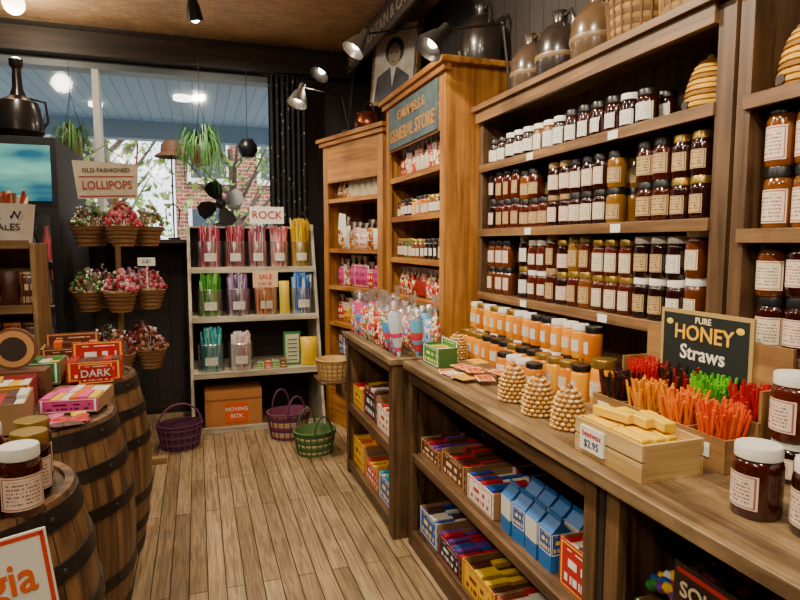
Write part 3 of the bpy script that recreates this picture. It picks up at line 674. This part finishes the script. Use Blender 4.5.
for i in range(4): b.box(.43+i*.062,.485+i*.062,4.90,4.96,.481,.481+U(.05,.1),random.choice(LABBOX))
b.finish('candy_boxes')
b=B(); b.box(.66,.80,5.00,5.02,.483,.76,M_('2f7a3a',.6)); b.box(.675,.785,4.995,5.00,.50,.74,M_('c8c8a8',.6)); 
for k in range(6): b.box(.69,.77,4.992,4.995,.52+k*.034,.53+k*.034,M_('5a6a5a'))
b.finish('price_board')
b=B(); b.box(.42,.70,5.148,5.156,1.66,1.80,PAPER); b.text('ROCK',.09,(.56,5.146,1.73),M_('a02020'),ext=.001)
b.box(.55,.57,5.156,5.162,1.62,1.70,W_TAN); b.box(.55,.57,5.156,5.34,1.641,1.65,W_TAN); b.finish('rock_candy_sign')
b=B(); b.box(.42,.62,4.985,4.99,1.14,1.27,M_('e0b898',.6)); b.text('SALE',.05,(.52,4.983,1.225),M_('c04020'),ext=.001); b.text('2 for $1',.035,(.52,4.983,1.17),M_('c04020'),ext=.001); b.box(.515,.525,4.991,4.998,.90,1.2,W_TAN); b.finish('price_sign')
b=B(); CARD2=M_('b8763c',.75,var=.08)
b.box(.02,.46,4.88,5.16,.002,.33,CARD2); b.box(.02,.46,4.876,4.88,.25,.262,M_('90562a',.7)); b.box(.17,.35,4.874,4.8795,.07,.225,M_('e0580c',.5)); b.box(.235,.245,5.0,5.16,.33,.332,M_('c9a070'))
b.text('MOVING',.045,(.26,4.873,.175),PAPER,ext=.0005); b.text('BOX',.045,(.26,4.873,.12),PAPER,ext=.0005)
b.finish('cardboard_box')
b=B(); fx,fy,fz=.20,5.42,1.641
b.lathe([(0,0),(.075,0),(.07,.02),(.03,.035),(.015,.05),(.015,.14)],(fx,fy,fz),BLACK,18)
b.cyl((fx,fy+.06,fz+.19),.045,.12,BLACK,16,Matrix.Rotation(math.pi/2,4,'X')); b.sphere((fx,fy-.06,fz+.19),.035,BLACK)
for k in range(4):
    a0=k*math.pi/2+.5; prof=[(.02,-.015),(.07,-.06),(.13,-.085),(.185,-.065),(.20,0),(.18,.055),(.11,.055),(.05,.022)]
    vs=[];ca,sa=math.cos(a0),math.sin(a0)
    for off in (0,.004):
        for r_,t_ in prof: vs.append((fx+r_*ca-t_*sa,fy-.05+t_*.45+off,fz+.19+r_*sa+t_*ca))
    n=len(prof); fs=[tuple(range(n)),tuple(reversed(range(n,2*n)))]+[(i,(i+1)%n,n+(i+1)%n,n+i) for i in range(n)]
    b.add(vs,fs,M_('26282a',.35,.5))
b.finish('desk_fan')
def fern(x,y,z,L,n,name,top=2.96):
    b=B(); b.lathe([(0,0),(.07,0),(.095,.12),(.1,.13),(.085,.13),(0,.11)],(x,y,z-.13),M_('6a4630',.6),18)
    for k in range(3):
        a=k*2.09; b.tube([(x+.09*math.cos(a),y+.09*math.sin(a),z),(x,y,z+.35)],.002,IRON,4)
    b.tube([(x,y,z+.35),(x,y,top)],.002,IRON,4)
    for k in range(n):
        a=U(0,6.28); l=L*U(.4,1.1); rise=l*U(.3,1.2); drop=l*U(.6,1.9); vs=[];fs=[]; w=U(.004,.008); S=7
        for i in range(S+1):
            t=i/S; rr=.02+l*math.sin(t*1.5)*.95; zz=z+rise*math.sin(math.pi*t*.9)-drop*t**2.2
            ww=w*(1-t*.8); vs+=[(x+rr*math.cos(a)-ww*math.sin(a),y+rr*math.sin(a)+ww*math.cos(a),zz),(x+rr*math.cos(a)+ww*math.sin(a),y+rr*math.sin(a)-ww*math.cos(a),zz)]
        for i in range(S): fs.append((2*i,2*i+1,2*i+3,2*i+2))
        b.add(vs,fs,M_(random.choice(['356a28','44782c','244e1e','5a8a3c']),.5))
    b.finish(name)
fern(.05,5.12,2.25,.21,260,'hanging_spider_plant'); fern(-.90,5.34,2.30,.17,200,'hanging_spider_plant')
b=B(); b.tube([(.43,5.35,2.96),(.43,5.35,2.38)],.003,IRON,5)
b.lathe([(0,-.09),(.05,-.075),(.085,-.02),(.085,.02),(.05,.075),(0,.09)],(.43,5.35,2.30),M_('1c1c20',.3,.4),20); b.finish('hanging_iron_pot')
b=B(); hx=-.18; b.lathe([(0,.13),(.05,.125),(.08,.09),(.085,.03),(.13,.0),(.135,-.012),(.085,.015),(.05,.06),(0,.1)],(hx,5.42,2.22),M_('5a3a28',.7),22)
b.tube([(hx,5.42,1.531),(hx,5.42,2.32)],.008,IRON,6); b.cyl((hx,5.42,1.531),.05,.015,IRON,14)
b.tube([(hx,5.42,1.83),(hx-.06,5.42,1.78),(hx-.05,5.42,1.65)],.006,IRON,6); b.tube([(hx,5.42,1.83),(hx+.05,5.42,1.78),(hx+.04,5.42,1.65)],.006,IRON,6)
b.finish('hat_stand')
slab('trim_3',-2.4,-.09,5.30,YB-.045,1.50,1.53,mat=W_DARK[0])
b=B(); n=40; vs=[];fs=[]
for i in range(n+1):
    x=.62+.32*i/n; y=5.42+.025*math.sin(i*1.1)
    vs+=[(x,y,1.68),(x,y,2.94)]
for i in range(n): fs.append((2*i,2*i+2,2*i+3,2*i+1))
CUR,nt,p=newmat('curtain_print'); tc=nt.nodes.new('ShaderNodeTexCoord'); vo=nt.nodes.new('ShaderNodeTexVoronoi'); vo.inputs['Scale'].default_value=16; cr=nt.nodes.new('ShaderNodeValToRGB'); cr.color_ramp.elements[0].position=.12; cr.color_ramp.elements[0].color=lin('8a8278'); cr.color_ramp.elements[1].position=.2; cr.color_ramp.elements[1].color=lin('17161a')
nt.links.new(tc.outputs['Object'],vo.inputs['Vector']); nt.links.new(vo.outputs['Distance'],cr.inputs[0]); nt.links.new(cr.outputs[0],p.inputs['Base Color']); p.inputs['Roughness'].default_value=.9
b.add(vs,fs,CUR); b.tube([(.58,5.42,2.95),(1.0,5.42,2.95)],.01,IRON,6); b.finish('curtain')
# ------------------------------------------------------------------ fridge: cabinet, recessed lit shelves of bottles, glass door
b=B(); fx0,fx1,fy0,fy1=-1.5,-.79,4.15,5.15; BK=M_('101012',.6)
b.box(fx0,fx0+.04,fy0+.03,fy1,0,2.13,BK); b.box(fx1-.04,fx1,fy0+.03,fy1,0,2.13,BK); b.box(fx0+.04,fx1-.04,fy1-.03,fy1,0,2.13,BK)
b.box(fx0+.04,fx1-.04,fy0+.03,fy1-.03,0,.25,BK); b.box(fx0+.04,fx1-.04,fy0+.03,fy1-.03,1.70,2.13,BK)
b.box(fx0,fx1,fy0,fy0+.03,.0,.25,BK); b.box(fx0,fx1,fy0,fy0+.03,1.68,1.72,BK)
b.box(fx0,fx0+.05,fy0,fy0+.03,.25,1.68,BK); b.box(fx1-.05,fx1,fy0,fy0+.03,.25,1.68,BK)
m,nt,p=newmat('fridge_header'); tc=nt.nodes.new('ShaderNodeTexCoord'); mp=nt.nodes.new('ShaderNodeMapping'); mp.inputs['Scale'].default_value=(.6,1,2.2); nz=nt.nodes.new('ShaderNodeTexNoise'); nz.inputs['Scale'].default_value=4; cr=nt.nodes.new('ShaderNodeValToRGB')
nt.links.new(tc.outputs['Object'],mp.inputs[0]); nt.links.new(mp.outputs[0],nz.inputs['Vector']); nt.links.new(nz.outputs['Fac'],cr.inputs[0]); cr.color_ramp.elements[0].position=.35; cr.color_ramp.elements[0].color=lin('0a5a78'); cr.color_ramp.elements[1].position=.68; cr.color_ramp.elements[1].color=lin('70c8b8')
nt.links.new(cr.outputs[0],p.inputs['Base Color']); nt.links.new(cr.outputs[0],p.inputs['Emission Color']); p.inputs['Emission Strength'].default_value=.6
b.box(fx0,fx1,fy0,fy0+.03,1.72,2.13,BK); b.box(fx0+.03,fx1-.03,fy0-.012,fy0,1.75,2.08,m)
b.box(fx0+.045,fx0+.06,fy0+.05,fy0+.07,.3,1.66,M_('f4f8ff',.3,emis=4)); b.box(fx1-.06,fx1-.045,fy0+.05,fy0+.07,.3,1.66,M_('f4f8ff',.3,emis=4))
for k in range(5):
    z=.27+k*.28
    b.box(fx0+.04,fx1-.04,fy0+.08,fy0+.5,z-.008,z,METAL)
    for i in range(7):
        for j in range(2):
            c=random.choice([RED,M_('1a5a2a',.2),M_('2a1410',.2),ORG,BLU,YEL,WHT]); cx_=fx0+.10+i*.085; cy_=fy0+.13+j*.09
            b.lathe([(0,0),(.033,0),(.035,.01),(.035,.12),(.015,.17),(.013,.20),(.016,.20),(.016,.215),(0,.215)],(cx_,cy_,z+.001),c,10)
b.box(fx0+.05,fx1-.05,fy0+.008,fy0+.012,.25,1.68,CLEAR); b.box(fx1-.09,fx1-.075,fy0-.03,fy0,.8,1.3,METAL)
b.finish('drinks_fridge',None,.006)
b=B(); b.lathe([(0,0),(.09,0),(.14,.06),(.14,.15),(.11,.24),(.045,.28),(.03,.33),(.025,.44),(.04,.46),(.04,.50),(0,.52)],(-1.03,4.40,2.131),M_('2a2624',.3,.5,.2),22); b.tube([(-.97,4.40,2.40),(-.88,4.40,2.38),(-.87,4.40,2.26),(-.91,4.40,2.2)],.008,IRON,6)
b.finish('iron_kettle')
b=B(); b.box(-1.34,-1.18,4.3,4.6,2.131,2.42,M_('7a1a1c',.5)); b.box(-1.33,-1.19,4.296,4.3,2.2,2.35,LABBOX[0]); b.finish('red_tin')

# ------------------------------------------------------------------ lollipop basket tree
b=B(); px,py=-.49,4.30
b.tube([(px,py,.03),(px,py,1.82)],.018,W_TAN[2],10)
b.box(px-.25,px+.25,py-.03,py+.03,0,.04,W_TAN); b.box(px-.03,px+.03,py-.25,py+.25,.0,.041,W_TAN)
BK1=M_('966c40',.8,var=.2); BK2=M_('644428',.8)
sets=[['a02030','c84860','d06878','8a1c28'],['3a2418','6a3a24','4a7a3a','8a6a50'],['3a6a2a','5a8040','8a5a40','a89880'],['c02a48','e08090','982038','d0b8b0'],['4a281c','8a4030','6a2430','a88868'],['a83a6a','d098b0','6a2a4a','e0d0d0']]
IDX=[4,4,0,1,4, 3,0,5,4,2, 0,2,1,1,1]
for ti,zr in enumerate((.80,1.19,1.60)):
    rad=.185
    for k in range(5):
        a=math.radians(-90+72*k+ti*8)
        bx=px+rad*math.cos(a); by=py+rad*math.sin(a)
        b.tube([(px,py,zr-.06),(bx,by,zr-.10)],.008,W_TAN[0],5)
        r=.10
        b.lathe([(0,-.12),(r*.62,-.12),(r*.75,-.07),(r*.9,-.02),(r*1.0,0),(r*1.05,.004),(r*.95,.006),(r*.7,-.03),(0,-.03)],(bx,by,zr),BK1,16)
        for q in (-.10,-.07,-.045,-.02):
            rq=r*(.64+(.12+q)*3.0); b.lathe([(rq,q-.004),(rq*1.06,q),(rq*1.04,q+.006)],(bx,by,zr),BK2,16)
        cc=[M_(c,.2,0,.6) for c in sets[IDX[ti*5+k]]]
        for n_ in range(70):
            t=U(0,6.28); q=r*1.05*math.sqrt(R()); hh=.015+.135*(1-(q/r/1.05)**2)*R()**.35
            b.sphere((bx+q*math.cos(t),by+q*math.sin(t),zr+hh),U(.011,.016),random.choice(cc),6,4,(1,.8,1))
            if n_%6==0:
                fx_=bx+q*math.cos(t); fy_=by+q*math.sin(t)
                b.lathe([(.004,0),(.014,.022)],(fx_,fy_,zr+hh+.008),CELLO,6)
            if n_%5==0: b.tube([(bx+q*.3*math.cos(t),by+q*.3*math.sin(t),zr),(bx+q*math.cos(t),by+q*math.sin(t),zr+hh)],.002,WHITE,4)
b.finish('lollipop_basket_stand')
b=B()
b.add([(-.165,-.008,-.115),(.165,-.008,-.115),(.18,-.008,.09),(-.18,-.008,.115),(-.165,.008,-.115),(.165,.008,-.115),(.18,.008,.09),(-.18,.008,.115)],[(0,1,2,3),(7,6,5,4),(0,4,5,1),(1,5,6,2),(2,6,7,3),(3,7,4,0)],M_('c0b298',.6,var=.15))
b.box(-.155,.155,-.0095,-.008,-.104,-.096,M_('902828')); b.box(-.15,.15,-.0095,-.008,.014,.02,M_('902828'))
b.text('OLD FASHIONED',.034,(0,-.010,.055),M_('303030'),ext=.0006); b.text('LOLLIPOPS',.07,(0,-.010,-.035),M_('982430'),ext=.0008,sx=.82)
b.tube([(-.15,0,.11),(0,.0,.2),(.15,0,.09)],.003,IRON,4); b.tube([(.15,0,-.1),(.19,0,.22)],.006,M_('b03030'),5)
b.finish('lollipop_sign',TR(-.51,4.09,1.885)@RZ(.05)@Matrix.Rotation(-.04,4,'Y'))
b=B()
b.box(-.05,.05,-.004,.004,0,.05,PAPER); b.text('2/$1',.03,(0,-.005,.025),M_('303030'),ext=.0004); b.tube([(0,.006,-.14),(0,.006,.03)],.003,WHITE,4); b.finish('price_tag',TR(-.30,4.02,1.36))

def fb(x,y,r,h,cols,handle,name='woven_basket',sx=1.15,hh=.8):
    b=B(); basket(b,0,0,0,r,h,[M_(c,.8,var=.15) for c in cols],handle,1.25,10,sx,hh); b.finish(name,TR(x,y,.001)@RZ(.3))
fb(.635,4.60,.115,.20,['6a2c48','b08a60','b08a60','4a2440'],'two')
fb(.76,4.17,.105,.17,['4f6a34','a89a64','34502a'],'two')
fb(-.16,4.60,.11,.18,['4a1c38','2e1628','6a3a58'],'arch',hh=.9)

# ------------------------------------------------------------------ barrels
bm_,nt,p=newmat('barrel_staves'); L=nt.links
tc=nt.nodes.new('ShaderNodeTexCoord'); gr=nt.nodes.new('ShaderNodeTexGradient'); gr.gradient_type='RADIAL'; L.new(tc.outputs['Object'],gr.inputs[0])
def mth(op,a,bb):
    n=nt.nodes.new('ShaderNodeMath'); n.operation=op
    for i,v in enumerate((a,bb)):
        if v is None: continue
        if isinstance(v,(int,float)): n.inputs[i].default_value=v
        else: L.new(v,n.inputs[i])
    return n.outputs[0]
s_=mth('MULTIPLY',gr.outputs['Fac'],24); fr=mth('FRACT',s_,None); fl=mth('FLOOR',s_,None)
wn=nt.nodes.new('ShaderNodeTexWhiteNoise'); wn.noise_dimensions='1D'; L.new(fl,wn.inputs['W'])
gap=mth('LESS_THAN',fr,.06)
mp=nt.nodes.new('ShaderNodeMapping'); mp.inputs['Scale'].default_value=(30,30,2.5); L.new(tc.outputs['Object'],mp.inputs[0])
nz=nt.nodes.new('ShaderNodeTexNoise'); nz.inputs['Scale'].default_value=1; nz.inputs['Detail'].default_value=7; L.new(mp.outputs[0],nz.inputs['Vector'])
cr=nt.nodes.new('ShaderNodeValToRGB'); cr.color_ramp.elements[0].position=.3; cr.color_ramp.elements[1].position=.7; cr.color_ramp.elements[0].color=lin('38281c'); cr.color_ramp.elements[1].color=lin('8f683e'); L.new(nz.outputs['Fac'],cr.inputs[0])
val=mth('MULTIPLY',mth('ADD',mth('MULTIPLY',wn.outputs['Value'],.5),.65),mth('SUBTRACT',1,mth('MULTIPLY',gap,.8)))
hs=nt.nodes.new('ShaderNodeHueSaturation'); L.new(cr.outputs[0],hs.inputs['Color']); L.new(val,hs.inputs['Value']); L.new(hs.outputs[0],p.inputs['Base Color']); p.inputs['Roughness'].default_value=.45
bp=nt.nodes.new('ShaderNodeBump'); bp.invert=True; bp.inputs['Distance'].default_value=.006; L.new(gap,bp.inputs['Height']); L.new(bp.outputs[0],p.inputs['Normal'])
HOOP=M_('3a3430',.5,.75,var=.3)
def barrel(x,y,h,r0,r1):
    b=B(); N=14
    def rad(t): return r0+(r1-r0)*(1-(2*t-1)**2)
    b.lathe([(0,0)]+[(rad(i/N),h*i/N) for i in range(N+1)]+[(r0-.022,h),(r0-.024,h-.012)],(0,0,0),bm_,48)
    b.lathe([(r0-.023,h-.012),(0,h-.012)],(0,0,0),W_CFACE[0],48)
    for t0,t1 in ((.015,.07),(.16,.21),(.32,.37),(.63,.68),(.79,.84),(.93,.985)):
        b.lathe([(rad(t0),h*t0),(rad(t0)+.005,h*t0),(rad(t1)+.005,h*t1),(rad(t1),h*t1)],(0,0,0),HOOP,48)
        tm=(t0+t1)/2; b.sphere(((rad(tm)+.005)*math.cos(-.5),(rad(tm)+.005)*math.sin(-.5),h*tm),.008,IRON,6,4)
    b.finish('wooden_barrel',TR(x,y,0.001))
barrel(-.60,1.70,.88,.275,.335); barrel(-.59,2.42,.88,.275,.335); barrel(-.57,3.12,.88,.265,.325)
b=B()
for (x,y,c) in ((-.405,1.56,7),(-.50,1.54,1),(-.41,1.67,2),(-.51,1.645,0),(-.43,1.78,4),(-.60,1.60,2),(-.535,1.76,1)):
    jar(b,x,y,.8705,.045,.165,JAM[c],LID_W if c%2 else LID_G,LAB[2],-70,22)
b.finish('preserve_jars')
b=B(); b.box(-.16,.16,-.003,.003,-.15,.15,PAPER)
for s in (-1,1): b.box(-.155,.155,-.0045,-.003,s*.142-.004,s*.142+.004,M_('c83a20')); b.box(s*.152-.004,s*.152+.004,-.0045,-.003,-.146,.146,M_('c83a20'))
b.text('Georgia',.095,(0,-.005,.06),M_('d8601c'),ext=.0008,sx=.85); b.text('Peach',.085,(0,-.005,-.04),M_('d8601c'),ext=.0008)
b.finish('peach_sign',TR(-.455,1.335,.745)@RZ(.15)@Matrix.Rotation(-.10,4,'X')@Matrix.Rotation(-.12,4,'Y'))
def wb(x,y,z,w,d,h,mc,ms,n,lab,a,back=0,name='candy_carton'):
    b=B(); carton(b,-w/2,-d/2,0,w,d,h,mc,ms,n,lab,.9,back); b.finish(name,TR(x,y,z)@RZ(a))
wb(-.70,2.30,.882,.28,.24,.10,CARD,[BRN,WHT,RED],8,None,.12)
wb(-.45,2.53,.882,.20,.24,.05,CARD,[PNK,YEL,WHT,ORG],6,LABBOX[3],-.1)
wb(-.72,2.58,.882,.22,.20,.10,M_('90242a'),[YEL,WHT],6,LABBOX[2],.1)
wb(-.46,3.05,.882,.22,.20,.09,M_('a82428'),[RED,BRN],6,LABBOX[0],.05,.06)
wb(-.71,3.02,.882,.24,.18,.10,CARD,[GRN,WHT,YEL],6,LABBOX[4],0)
wb(-.60,3.27,.882,.24,.18,.12,M_('d8b060'),[BRN,ORG],6,LABBOX[6],.1,.05)
b=B(); b.box(-.07,.07,-.003,.003,0,.09,LABBOX[0]); b.box(-.065,.065,-.004,-.003,.02,.07,RED); b.text('DARK',.045,(0,-.005,.045),WHT,ext=.0006); b.box(-.07,.07,.003,.05,0,.003,WHT); b.finish('shelf_talker',TR(-.44,2.89,.884)@RZ(.1))
b=B()
for k in range(16): pouch(b,-.45+U(-.07,.08),2.26+U(-.03,.03),.890,.05,.07,.02,random.choice([RED,YEL,PNK,BRN]),U(0,3),U(-1.5,-1.4))
b.finish('wrapped_sweets')
b=B(); sx0,sx1,sy0,sy1=-1.30,-.80,3.55,3.85
b.box(sx0,sx0+.02,sy0,sy1,0,1.5,W_TAN); b.box(sx1-.02,sx1,sy0,sy1,0,1.5,W_TAN); b.box(sx0+.02,sx1-.02,sy1-.01,sy1,0,1.5,W_TAN[2])
for z in (.1,.5,.88,1.15,1.485): b.box(sx0+.02,sx1-.02,sy0,sy1-.01,z-.015,z,W_TAN); b.box(sx0+.02,sx1-.02,sy0-.01,sy0,z-.015,z+.03,W_TAN)
b.finish('wooden_display_shelf',None,.002)
b=B()
for z in (.88,1.15,.5):
    for i in range(5):
        pouch(b,-1.21+i*.09,3.64,z+.002,.085,.2,.05,random.choice([LABBOX[6],LABBOX[8],LABBOX[0],BRN,LABBOX[5]]),U(-.2,.2))
b.finish('jerky_bags')
b=B(); COW=M_('dcd8ce',.5); b.lathe([(0,0),(.095,0),(.115,.19),(.12,.2),(.11,.2),(.105,.17),(0,.17)],(-.93,3.68,1.502),COW,24)
b.text('COW',.06,(-.93,3.575,1.64),M_('1a1a1a'),ext=.001); b.text('TALES',.05,(-.93,3.577,1.58),M_('1a1a1a'),ext=.001)
for k in range(40):
    a=U(0,6.28);q=.08*R(); b.tube([(-.93+q*math.cos(a),3.68+q*math.sin(a),1.68),(-.93+q*1.4*math.cos(a),3.68+q*1.4*math.sin(a),1.68+U(.06,.10))],.009,random.choice([CRM,M_('8a5a30'),M_('a0341c')]),5)
b.finish('candy_tub')
b=B(); b.cyl((0,0,0),.085,.02,M_('6a4228',.7),22,Matrix.Rotation(math.pi/2,4,'X')); b.cyl((0,-.0205,0),.075,.002,M_('c08a50',.6),22,Matrix.Rotation(math.pi/2,4,'X')); b.cyl((0,-.023,0),.05,.001,M_('2a2018',.6),18,Matrix.Rotation(math.pi/2,4,'X'))
b.finish('wood_slice_plaque',TR(-.72,2.80,1.071))
b=B(); b.box(-.84,-.60,2.72,2.84,.882,.985,M_('6a4228',.6)); b.box(-.82,-.62,2.715,2.72,.9,.965,LABBOX[6]); b.finish('keepsake_box')
b=B(); b.box(-1.9,-.96,1.0,3.4,.80,.84,W_COUNTER)
for x in (-1.88,-1.02):
    for y in (1.02,3.32): b.box(x,x+.06,y,y+.06,0,.80,W_CFACE)
b.finish('display_table',None,.003)
for i in range(6): wb(-1.14,1.3+i*.36,.842,.3,.28,.12,CARD,random.sample(PAL,3),6,random.choice(LABBOX),0)
# ------------------------------------------------------------------ ceiling lights: one spot and one pendant in view, the rest added fill
def ceil_spot_fill(x,y,col=(1,.86,.66),e=40,size=.14,aim=(0,0,-1)):
    b=B(); b.cyl((0,0,-.03),.05,.03,BLACK,16); b.tube([(0,0,-.03),(0,0,-.08)],.01,BLACK,6)
    d=Vector(aim).normalized(); q=d.to_track_quat('Z','Y').to_matrix().to_4x4()
    b.lathe([(0,-.02),(.03,-.015),(.045,.03),(.055,.12),(.05,.12),(.04,.06),(0,.05)],(0,0,-.09),BLACK,18,q)
    b.sphere(tuple(Vector((0,0,-.09))+d*.1),.035,M_('fff0d4',.3,emis=20),12,8)
    b.finish('ceiling_spot_and_fill',TR(x,y,ZC-.001))
    l=bpy.data.lights.new('ceiling_spot_and_fill_bulb','AREA'); l.shape='DISK'; l.size=size; l.energy=e; l.color=col; l.spread=math.radians(150)
    o=bpy.data.objects.new('ceiling_spot_and_fill_bulb',l); o.location=(x+d.x*.25,y+d.y*.25,ZC-.09+d.z*.18); o.rotation_euler=d.to_track_quat('-Z','Y').to_euler(); COL.objects.link(o)
for (x,y,e,a) in ((.02,4.55,24,(.15,.3,-1)),(-1.05,3.7,14,(.3,0,-1)),(.1,2.6,46,(.7,0,-1)),(.1,1.1,34,(.9,.1,-1)),(-1.3,1.8,24,(.4,0,-1)),(.1,-.5,22,(.6,.3,-1)),(-1.3,-.6,20,(.2,.3,-1))):  # only the first spot is in view; the others are added to light the room
    ceil_spot_fill(x,y,e=e,aim=a,size=.14)
def globe(x,y,drop,e):
    b=B(); b.tube([(0,0,0),(0,0,-drop)],.006,BLACK,6); b.cyl((0,0,-.015),.04,.015,BLACK,14); b.sphere((0,0,-drop-.06),.07,M_('ffe8c0',.3,emis=9),16,10); b.finish('pendant_and_fill_globe',TR(x,y,ZC-.001))
    l=bpy.data.lights.new('pendant_and_fill_bulb','POINT'); l.energy=e; l.color=(1,.84,.62); l.shadow_soft_size=.08
    o=bpy.data.objects.new('pendant_and_fill_bulb',l); o.location=(x,y,ZC-drop-.22); COL.objects.link(o)
globe(-1.14,4.9,.06,26); globe(-.6,.2,.35,24); globe(-.35,3.1,.10,16) if False else None  # second globe is an unseen lamp added as up-light for the ceiling
# ------------------------------------------------------------------ world, sun, camera
w=bpy.data.worlds.new('World'); scene.world=w; w.use_nodes=True; bg=w.node_tree.nodes['Background']; bg.inputs[0].default_value=(.84,.91,1,1); bg.inputs[1].default_value=3.4
s=bpy.data.lights.new('sun','SUN'); s.energy=5; s.angle=.02; s.color=(1,.95,.85); o=bpy.data.objects.new('sun',s); o.rotation_euler=(math.radians(38),math.radians(10),math.radians(20)); COL.objects.link(o)
cam=bpy.data.cameras.new('camera'); cam.sensor_width=36; cam.lens=27; cam.clip_start=.02
co=bpy.data.objects.new('camera',cam); COL.objects.link(co); co.location=(0,0,1.5)
co.rotation_euler=(math.radians(90-5.43),0,math.radians(-18.61)); scene.camera=co
